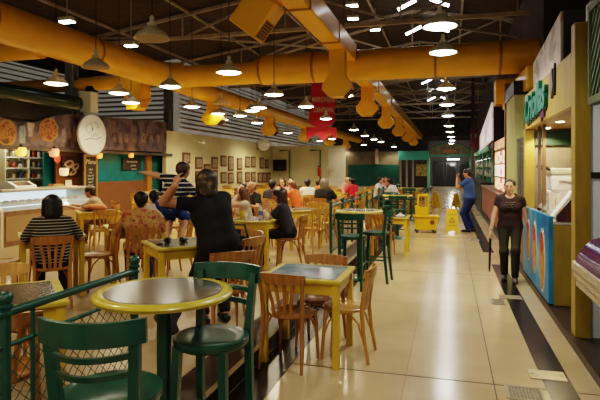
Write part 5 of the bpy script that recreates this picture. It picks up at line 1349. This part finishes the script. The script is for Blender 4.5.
# ------------------------------------------------------------------ people
SH = {
 'stripe': ramp_mat('black_white_stripes', [(0.0, (.012, .011, .011)), (0.80, (.34, .32, .28))], 9.5, .8, 'bands', 'Z'),
 'boystripe': ramp_mat('navy_white_stripes', [(0.0, (.012, .014, .03)), (0.84, (.50, .50, .50))], 6.5, .8, 'bands', 'Z'),
 'floral': ramp_mat('floral_print', [(0.28, (.24, .03, .03)), (.42, (.36, .10, .04)), (.5, (.46, .28, .10)), (.62, (.40, .22, .07)), (.72, (.14, .05, .02))], 13, .8, detail=3, distort=.6),
 'black': mat('black_cotton', (.008, .008, .009), .85), 'dark': mat('charcoal_cotton', (.035, .028, .035), .85), 'tan': mat('tan_cotton', (.30, .22, .14), .85),
 'white': mat('white_cotton', (.62, .58, .52), .85), 'orange': mat('orange_cotton', (.60, .13, .035), .85), 'pink': mat('pink_cotton', (.60, .22, .20), .85), 'red': mat('red_cotton', (.50, .02, .03), .85),
 'purple': mat('purple_cotton', (.08, .05, .22), .85), 'blue': mat('worker_blue', (.035, .085, .22), .85), 'navy': mat('worker_trousers', (.012, .03, .13), .85), 'brown': mat('dark_brown_top', (.028, .012, .010), .8, var=.3, vscale=20),
 'olive': mat('dark_olive_trousers', (.021, .018, .010), .85), 'shorts': mat('royal_blue_shorts', (.012, .05, .22), .85), 'cream': mat('cream_top', (.50, .42, .30), .85), 'jean': mat('denim', (.03, .04, .07), .9), 'khaki': mat('khaki_trousers', (.2, .14, .08), .9)}
M_shoe = mat('black_shoe', (.01, .01, .01), .4)
SITZ = .45+.09
def seated_person(key, label, shirt, pants, hair, style, h=.02, s=1.0, arms='table', lean=8, chair=True, **kw):
    x, y, fx, fy = SEAT[key]
    rz = face(fx, fy)
    pose = dict(hip=SITZ, lean=lean)
    pose['ll'] = ((-.13, .42, .09), (-.1, 1, .7)); pose['lr'] = ((.13, .42, .09), (.1, 1, .7))
    if arms == 'table': pose.update(wl=(-.14, .40, .80), wr=(.16, .42, .80), el=(-.8, -.2, -.7), er=(.8, -.2, -.7), nl=(0, 0, -1), nr=(0, 0, -1))
    elif arms == 'chin': pose.update(wl=(-.10, .22, 1.10), wr=(.12, .36, .82), el=(-.5, .3, -.8), er=(.8, -.1, -.7), hl=(.1, -.1, 1), nl=(0, -1, 0))
    elif arms == 'fwd': pose.update(wl=(-.12, .46, .90), wr=(.12, .46, .84), el=(-.8, -.2, -.6), er=(.8, -.2, -.6))
    pose.update(kw.pop('pose', {}))
    person(label, (x, y, PZ), rz, pose, shirt, pants, hair, style, h=h, s=s, shoes=kw.pop('shoes', None), **kw)
    if chair:
        dx, dy = fx/math.hypot(fx, fy), fy/math.hypot(fx, fy)
        place('chair' if h < .015 else 'chair_l', x-dx*.02, y-dy*.02, PZ, rz, 'wooden chair that the %s sits on' % CH[key], 'wooden chairs on the dining platform')
CH = {'striped': 'striped-shirt diner', 'floral': 'floral-shirt diner', 'darktee': 'woman in the dark grey T-shirt', 'longhair': 'woman with long auburn hair', 'tan': 'man in the tan shirt', 'purple': 'youth in the purple top', 'bald': 'bald man in the black shirt',
      'hidden': 'dark-haired diner beyond the floral shirt', 'backdark': 'dark-haired diner left of the pink-armed group', 'pinkarm': 'woman facing us near the television', 'redhair': 'diner in dark top beside the orange shirt', 'orange': 'diner in orange leaning left', 'white': 'diner in the white shirt',
      'orange2': 'diner in orange right of the white shirt', 'greyhair': 'large grey-haired diner', 'pinkman': 'diner in pale pink before the teal wall', 'red': 'diner in the red shirt', 'pinkwoman': 'woman in white and pink', 'palewoman': 'woman in pale top facing us', 'whiteman': 'man in white bent over his table'}
seated_person('striped', 'diner seen from behind in black and white striped shirt with a black bob', SH['stripe'], SH['black'], 'black', 'bob', .011, 1.0, lean=12, shoes=M_shoe, stout=1.12, sleeve=.8, pose=dict(pitch=-12))
seated_person('floral', 'diner seen from behind in a red and tan floral shirt', SH['floral'], SH['jean'], 'black', 'short', .011, 1.0, lean=10, stout=1.22, sleeve=.75, shoes=M_shoe, pose=dict(yaw=-10, pitch=-10))
seated_person('darktee', 'woman in dark grey T-shirt eating in profile beside the blue-labelled bottle', SH['dark'], SH['black'], 'brown', 'bob', .009, 1.0, lean=16, arms='chin', sleeve=.5, skin=SKIN_P, shoes=M_shoe, neck_open=.03, pose=dict(yaw=0, pitch=-8, bust=1, wl=(-.05, .36, .92), hl=(.2, .25, .9), wr=(.12, .40, .80), hr=(-.6, .6, 0)))
seated_person('longhair', 'woman with long auburn hair in a cream top, hand at her chin', SH['cream'], SH['jean'], 'auburn', 'long', .010, 1.0, arms='chin', lean=14, skin=SKIN_P, sleeve=.25, pose=dict(pitch=-10, bust=1))
seated_person('tan', 'man in a tan shirt leaning on his table in front of the chalk menu', SH['tan'], SH['khaki'], 'brown', 'short', .011, 1.0, lean=30, sleeve=.6, pose=dict(pitch=-5, wl=(-.2, .62, .80), wr=(.22, .60, .80)))
seated_person('purple', 'dark-haired youth in a purple top facing us behind the auburn-haired woman', SH['purple'], SH['jean'], 'black', 'short', .014, .95, skin=SKIN_P)
seated_person('bald', 'balding man in a black shirt leaning on his table, facing left', SH['black'], SH['jean'], 'grey', 'fringe', .012, 1.05, arms='table', lean=14, skin=SKIN)
seated_person('hidden', 'dark-haired diner partly hidden between the floral shirt and the small boy', SH['white'], SH['jean'], 'black', 'short', .014, .95)
seated_person('backdark', 'diner with dark hair seen from behind, just right of the bald man', SH['dark'], SH['jean'], 'black', 'short', .016, 1.0)
seated_person('pinkarm', 'dark-haired woman facing us below the wall television', SH['pink'], SH['jean'], 'brown', 'bob', .016, 1.0, skin=SKIN_P)
seated_person('redhair', 'diner in a dark top left of the orange shirt', SH['dark'], SH['jean'], 'black', 'short', .016, 1.0, skin=SKIN_P)
seated_person('orange', 'diner in an orange top reaching left across the table, bare arms', SH['orange'], SH['jean'], 'auburn', 'short', .016, 1.0, arms='fwd', lean=22, sleeve=.3, skin=SKIN_P)
seated_person('white', 'diner in a white shirt with short black hair seen from behind', SH['white'], SH['jean'], 'black', 'short', .016, 1.0)
seated_person('orange2', 'diner in orange half hidden right of the white shirt', SH['orange'], SH['jean'], 'brown', 'short', .016, .95, skin=SKIN_P)
seated_person('greyhair', 'large grey-haired diner in black seen from behind near the pedestal fan', SH['black'], SH['jean'], 'grey', 'bob', .014, 1.06, stout=1.2)
seated_person('pinkman', 'diner in pale pink turned toward the red shirt, before the teal wall', SH['pink'], SH['jean'], 'brown', 'fringe', .018, 1.0, skin=SKIN_P)
seated_person('red', 'diner in a bright red shirt with dark hair before the teal wall', SH['red'], SH['jean'], 'black', 'short', .018, 1.0, lean=14)
seated_person('pinkwoman', 'woman in a white and pink top, dark hair, in front of the teal wall', SH['white'], SH['jean'], 'black', 'short', .018, 1.0, skin=SKIN_P, lean=14)
seated_person('palewoman', 'woman in a pale pink top facing us beside the aqua kiosk', SH['pink'], SH['jean'], 'brown', 'bob', .018, .97, skin=SKIN_P)
seated_person('whiteman', 'man in a white shirt bent over his table in front of the aqua kiosk', SH['white'], SH['jean'], 'black', 'short', .018, 1.0, lean=26)

# woman in black and the boy she steadies on the table
BX, BY = -2.88, 5.20
boy_rz = face(-.10, 1)
boy, bi = person('small boy in striped top and blue shorts standing on the table, arm stretched left', (BX, BY, PZ+.757), boy_rz,
    dict(hip=.42, hipxy=(-.05, -.04), side=24, lean=8, head=1.22, headup=1.15, yaw=-10, pitch=-4, roll=0, wl=(-.36, .03, .76), el=(0, -.6, .1), nl=(0, 0, -1), wr=(.20, .20, .52), er=(.6, -.6, -.3),
         ll=((-.09, .0, .05), (-.1, 1, 0)), lr=((.07, .04, .05), (.1, 1, 0)), tl=(-.1, 1, 0), tr=(.1, 1, 0)),
    SH['boystripe'], SH['shorts'], 'brown', 'short', SKIN_P, .009, .63, sleeve=.5, pant_len=1.05, shoes=M_shoe, stout=1.28)
WXp, WYp = -2.29, 4.94
wrz = face(-.72, .68)
def to_local(p, loc, rz):
    d = Vector(p)-Vector(loc); c, s_ = math.cos(-rz), math.sin(-rz); return (d.x*c-d.y*s_, d.x*s_+d.y*c, d.z)
wloc = (WXp, WYp, PZ)
hx_, hy_ = at(175, 5.05)
lw = to_local((hx_, hy_, HC-(186-VH)/F*5.05), wloc, wrz)
ex_, ey_ = at(160, 4.9); el_ = to_local((ex_, ey_, PZ+1.25), wloc, wrz)
person('woman in black with streaked bobbed hair holding the boy, seen from behind', wloc, wrz,
    dict(hip=.83, hipxy=(.02, -.05), lean=12, side=-9, yaw=-2, pitch=-6, wl=lw, el=(-.86, .5, -.15), hl=(.25, .35, .8), nl=(.9, .3, 0), wr=(.18, .42, .90), er=(.8, -.4, -.5),
         ll=((-.11, -.02, .09), (-.1, 1, 0)), lr=((.11, -.02, .09), (.1, 1, 0)), bust=1),
    SH['black'], SH['black'], 'streak', 'bob', SKIN, .010, 1.02, sleeve=.45, pant_len=1.95, shoes=M_shoe, stout=1.2, hem=0.16)

# standing man in blue work clothes, hand to his face
person('worker in blue T-shirt and navy trousers standing in the walkway, hands raised before his face', (.55, 14.8, 0), face(-.95, .25),
    dict(hip=.93, lean=6, yaw=4, pitch=-2, wl=(-.04, .34, 1.42), el=(-.4, .3, -.9), hl=(.1, .1, 1), nl=(0, -1, 0), wr=(.07, .33, 1.40), er=(.4, .3, -.9), hr=(0, .1, 1), nr=(0, -1, 0),
         ll=((-.12, .04, .085), (0, 1, 0)), lr=((.11, -.03, .085), (0, 1, 0)), tl=(0, 1, 0), tr=(.1, 1, 0)),
    SH['blue'], SH['navy'], 'black', 'short', SKIN, .011, 1.04, sleeve=.6, shoes=M_shoe, hem=.12, stout=1.14)
# woman walking toward the camera
wx, wy = at(510, 8.05)
person('woman in dark brown top and olive trousers walking toward the camera', (wx, wy, 0), face(-.12, -1),
    dict(hip=.845, lean=1, yaw=-6, pitch=2, bust=1, wl=(-.27, .06, .72), el=(-.4, -1, 0), nl=(1, 0, 0), wr=(.27, .10, .74), er=(.4, -1, 0), nr=(-1, 0, 0), curl=.7,
         ll=((-.07, .18, .082), (0, 1, .0)), lr=((.08, -.02, .082), (0, 1, .0)), tl=(-.1, 1, 0), tr=(.12, 1, 0)),
    SH['brown'], SH['olive'], 'black', 'bun', SKIN_P, .008, .945, sleeve=.30, pant_len=1.98, shoes=mat('dark_shoe_white_toe', (.10, .09, .08), .5), hem=.10, neck_open=.02, stout=.94)
wk = [o for o in COL.objects if o.get('label', '').startswith('woman in dark brown top')][0]
bm = NB()
for (z, x0, x1) in ((1.185, -.07, .06), (1.15, -.05, .075), (1.115, -.06, .05)):
    tube(bm, [(x0+(x1-x0)*k/8, .128+.012*math.cos((x0+(x1-x0)*k/8)*18), z+.008*math.sin(k*2.2)) for k in range(9)], .006, 5)
obj('shirt_print', bm, mat('print_pale', (.16, .10, .09), .6), wk)
t = thing('folded_umbrella', "dark folded umbrella in the walking woman's right hand", 'umbrella', (wx+0, wy, 0))
# her right hand is on the image left
c, s_ = math.cos(face(-.12, -1)), math.sin(face(-.12, -1)); hx, hy = .27*.99, .12
hp = (hx*c-hy*s_, hx*s_+hy*c)
bm = NB(); tube(bm, [(hp[0], hp[1], .66), (hp[0]-.01, hp[1]+.0, .62), (hp[0]-.02, hp[1]+.01, .18), (hp[0]-.02, hp[1]+.01, .12)], [.012, .022, .014, .004], 8); obj('canopy', bm, M_black, t, True)
bm = NB(); tube(bm, [(hp[0], hp[1], .62), (hp[0], hp[1], .78)], .010, 8); obj('handle', bm, M_wood_d, t, True)

# ------------------------------------------------------------------ small things
TZ = PZ+.75
def on(x, y, z): return (x, y, z)
t = thing('water_bottle', 'clear plastic bottle with blue label on the table by the dark-T-shirt woman', 'bottle', (-2.95, 8.12, TZ+.004))
bm = NB(); lathe(bm, [(.032, 0), (.034, .01), (.034, .14), (.022, .19), (.013, .21), (.013, .225)], 14); obj('bottle', bm, glass_mat('bottle_clear', (.85, .9, .95), .5), t, True)
bm = NB(); lathe(bm, [(.0355, .05), (.0355, .12)], 14, cap=False); obj('label', bm, mat('blue_label', (.05, .18, .45), .5), t, True)
bm = NB(); lathe(bm, [(.015, .222), (.015, .242)], 10); obj('cap', bm, mat('blue_cap', (.04, .15, .4), .4), t, True)
for (x, y, lb) in ((-2.78, 7.95, 'clear drinking glass nearest the corner of the bottle table'), (-3.1, 7.85, 'clear drinking glass left of the blue-labelled bottle')):
    t = thing('drinking_glass', lb, 'glass', (x, y, TZ+.004)); bm = NB(); lathe(bm, [(.026, 0), (.034, .11), (.031, .11), (.024, .008)], 14, cap=False); obj('cup', bm, glass_mat('tumbler', (.95, .9, .75), .35), t, True); bm = NB(); lathe(bm, [(.0235, .01), (.028, .06)], 12); obj('drink', bm, mat('juice', (.7, .45, .06), .3), t, True)
t = thing('plate', 'white plate on the bottle table in front of the dark-T-shirt woman', 'plate', (-2.85, 8.22, TZ+.004)); bm = NB(); lathe(bm, [(.05, 0), (.10, .012), (.105, .016), (.055, .006)], 24); obj('dish', bm, M_white, t, True); bm = NB(); ball(bm, .05, (0, 0, .012), (1, 1, .4), 10); obj('food', bm, mat('plate_food', (.4, .22, .07), .6), t, True)
t = thing('yellow_cup', 'yellow cup in front of the auburn-haired woman', 'cup', (-3.28, 8.12, TZ+.004)); bm = NB(); lathe(bm, [(.03, 0), (.04, .11), (.036, .11), (.028, .006)], 14, cap=False); obj('cup', bm, mat('yellow_plastic', (.7, .45, .02), .35), t, True); bm = NB(); tube(bm, [(.038, 0, .09), (.065, 0, .07), (.062, 0, .04), (.034, 0, .03)], .006, 6); obj('handle', bm, MATS['yellow_plastic'], t, True)
# black handbag slung on the chair right of the woman in black
bgx, bgy = at(238, 5.9)
t = thing('handbag', 'black handbag propped against the chair beside the woman in black', 'bag', (bgx, bgy, PZ+.44))
bm = NB(); ball(bm, .19, (0, 0, .20), (1.0, .55, 1.0), 18); obj('body', bm, SH['black'], t, True); bm = NB(); tube(bm, [(-.13, 0, .33), (-.08, 0, .50), (.08, 0, .50), (.13, 0, .33)], .014, 6); obj('strap', bm, M_black, t, True)
# bar-height chair carrying the bag
place('chair', bgx, bgy, PZ, face(-.8, .2), 'wooden chair that the black handbag rests on', 'wooden chairs on the dining platform')
# fourth chair: behind the woman in black
place('chair', -2.02, 4.60, PZ, face(-.68, .73), 'wooden chair just behind the woman in black, beside the platform edge', 'wooden chairs on the dining platform')
t = thing('coat', 'grey-blue coat lying on the floor by the legs of the woman in black', 'coat', (-2.52, 4.42, PZ)); bm = NB(); ball(bm, .14, (0, 0, .17), (.8, .7, 1.2), 16)
for v in bm.verts:
    v.co.x += .03*math.sin(v.co.z*30+v.co.y*20); v.co.z = max(v.co.z, 0.002)
obj('cloth', bm, mat('grey_blue_cloth', (.06, .06, .075), .9, var=.3), t, True)
# papers and cup on the walkway table
t = thing('paper_sheet', 'white paper sheet on the walkway table by the bar stools', 'paper', (-1.28, 10.55, .754)); bm = NB(); box(bm, (.30, .22, .003), (0, 0, .002), (0, 0, .3)); obj('sheet', bm, M_white, t)
t = thing('paper_napkin', 'folded white napkin at the right of the walkway table with papers', 'napkin', (-.93, 10.62, .754)); bm = NB(); prism(bm, [(-.09, 0), (.09, 0), (.0, .05)], -.07, .07, 'Y'); obj('cloth', bm, M_white, t)
t = thing('black_cup', 'black cup standing between papers on the walkway table', 'cup', (-1.12, 10.5, .754)); bm = NB(); lathe(bm, [(.03, 0), (.042, .10), (.038, .10), (.028, .006)], 14, cap=False); obj('cup', bm, M_black, t, True); bm = NB(); tube(bm, [(.04, 0, .08), (.065, 0, .07), (.062, 0, .04), (.035, 0, .03)], .006, 6); obj('handle', bm, M_black, t, True)
t = thing('plate', 'white plate with napkin on the corner of the floral-shirt table', 'plate', (-4.25, 6.35, TZ+.004)); bm = NB(); lathe(bm, [(.06, 0), (.11, .012), (.115, .016), (.06, .006)], 24); obj('dish', bm, M_white, t, True); bm = NB(); prism(bm, [(-.06, 0.012), (.06, .012), (0, .07)], -.05, .05, 'Y'); obj('napkin', bm, M_white, t)
t = thing('phone', 'black phone lying on the table beside the boy', 'phone', (-2.98, 5.05, TZ+.004)); bm = NB(); box(bm, (.07, .14, .01), (0, 0, .006), (0, 0, .5), .003); obj('case', bm, M_black, t); bm = NB(); box(bm, (.06, .12, .002), (0, 0, .0115), (0, 0, .5)); obj('screen', bm, mat('phone_screen', (.02, .02, .03), .1), t)
for (x, y, lb) in ((-6.55, 8.75, 'orange-brown folded jacket on the tan-shirted man\'s table'),):
    t = thing('jacket', lb, 'jacket', (x, y, TZ+.004)); bm = NB(); ball(bm, .2, (0, 0, .05), (1.2, .8, .4), 16)
    for v in bm.verts: v.co.z = max(.0, v.co.z+.012*math.sin(v.co.x*40+v.co.y*30))
    obj('cloth', bm, mat('rust_cloth', (.40, .14, .05), .9, var=.3), t, True)
# ---- yellow mop bucket, wet floor signs
M_yp = mat('bucket_yellow', (.72, .46, .01), .35, var=.06)
t = thing('mop_bucket', 'yellow wheeled mop bucket with wringer standing in the walkway', 'mop bucket', (-.58, 14.4, 0), .15)
bm = NB(); prism(bm, [(-.27, .08), (.22, .08), (.29, .42), (-.30, .42)], -.17, .17, 'Y'); bmesh.ops.bevel(bm, geom=list(bm.edges), offset=.015, segments=1, affect='EDGES'); obj('tub', bm, M_yp, t)
bm = NB(); b2(bm, -.33, .32, -.20, .20, .41, .445, .01); obj('rim', bm, M_yp, t)
bm = NB(); prism(bm, [(-.26, .445), (.0, .445), (.02, .66), (-.28, .70)], -.15, .15, 'Y'); obj('wringer', bm, M_yp, t)
bm = NB(); tube(bm, [(-.22, -.02, .66), (-.20, -.02, .98), (.04, -.02, .98)], .030, 8); tube(bm, [(.04, -.02, .98), (.06, -.02, .44)], .026, 8); obj('lever', bm, M_yp, t)
bm = NB(); lathe(bm, [(.02, 0), (.055, .002), (.055, .004)], 10, (.05, 0, 0)); bm.free()
bm = NB(); tube(bm, [(.13, -.176, .28), (.13, -.185, .28)], .06, 16); obj('emblem', bm, mat('brown_print', (.16, .07, .02), .5), t)
for (x, y) in ((-.25, -.15), (.20, -.15), (-.25, .15), (.20, .15), ):
    bm = NB(); tube(bm, [(x, y-.018, .04), (x, y+.018, .04)], .04, 12); wh = obj('wheel', bm, M_black, t, True); bm = NB(); b2(bm, x-.012, x+.012, y-.028, y+.028, .04, .085); obj('fork', bm, M_chrome, wh)
t = thing('mop', 'brown-headed mop leaning in the yellow bucket', 'mop', (-.72, 14.36, .46)); bm = NB(); ball(bm, .11, (.0, 0, .17), (1.0, .8, 1.2), 14)
for v in bm.verts: v.co += Vector((.02*math.sin(v.co.z*60), .02*math.sin(v.co.x*70), 0))
obj('mop_head', bm, mat('mop_yarn', (.26, .11, .04), .9, var=.4, vscale=30), t, True); bm = NB(); tube(bm, [(0, 0, .2), (.03, .05, .62)], .016, 8); obj('handle', bm, M_wood, t, True)
def wet_sign(x, y, rz, label, grp):
    t = thing('wet_floor_sign', label, 'wet floor sign', (x, y, 0), rz, grp)
    for s_ in (-1, 1):
        bm = NB()
        q = [(-.16, .03), (-.13, .62), (-.05, .62), (-.05, .56), (.05, .56), (.05, .62), (.13, .62), (.16, .03), (.10, .0), (.07, .07), (-.07, .07), (-.10, 0)]
        q = [(-.17, .0), (-.13, .62), (.13, .62), (.17, .0), (.11, .0), (.09, .06), (-.09, .06), (-.11, 0)]
        prism(bm, q, -.008, .008, 'Y'); xf(bm.verts, (0, s_*.145, 0), (s_*.23, 0, 0)); lf = obj('leaf', bm, M_yp, t)
        if s_ < 0:
            MB_ = mat('sign_print', (.10, .05, .01), .6)
            R = Matrix.Translation((0, -.145, 0)) @ Matrix.Rotation(-.23, 4, 'X')
            bm = NB(); n = 3; prism(bm, [(-.075, .28), (.075, .28), (.0, .43)], -.012, -.009, 'Y'); bm.transform(R); obj('warning_triangle', bm, MB_, lf)
            bm = NB(); prism(bm, [(-.045, .298), (.045, .298), (.0, .395)], -.015, -.012, 'Y'); bm.transform(R); obj('triangle_centre', bm, M_yp, lf)
            a = text_mesh('CUIDADO', .05, .001, MB_, 'lettering', lf, (0, -.145-.115-.012, .49), (PI/2-.23, 0, 0)); a.location = R @ Vector((0, -.011, .49))
            a = text_mesh('PISO MOJADO', .036, .001, MB_, 'lettering', lf, (0, 0, 0), (PI/2-.23, 0, 0)); a.location = R @ Vector((0, -.011, .20))
    bm = NB(); tube(bm, [(-.12, 0, .615), (.12, 0, .615)], .014, 8); obj('hinge', bm, M_yp, t)
wet_sign(.075, 14.5, .06, 'yellow wet floor sign between the mop bucket and the worker', 'yellow wet floor signs')
sx, sy = at(456, 22.5); wet_sign(sx, sy, .9, 'distant yellow wet floor sign seen just left of the worker', 'yellow wet floor signs')
sx, sy = at(436, 22.5); wet_sign(sx, sy, .9, 'distant yellow wet floor sign beyond the mop bucket lever', 'yellow wet floor signs')
# ------------------------------------------------------------------ ambient light and colour handling
w = bpy.data.worlds.new('world'); SC.world = w; w.use_nodes = True
bg = w.node_tree.nodes['Background']; bg.inputs['Color'].default_value = (1.0, 0.82, 0.6, 1); bg.inputs['Strength'].default_value = 0.32
SC.view_settings.view_transform = 'Filmic'
SC.view_settings.look = 'High Contrast'
SC.view_settings.exposure = 0.82
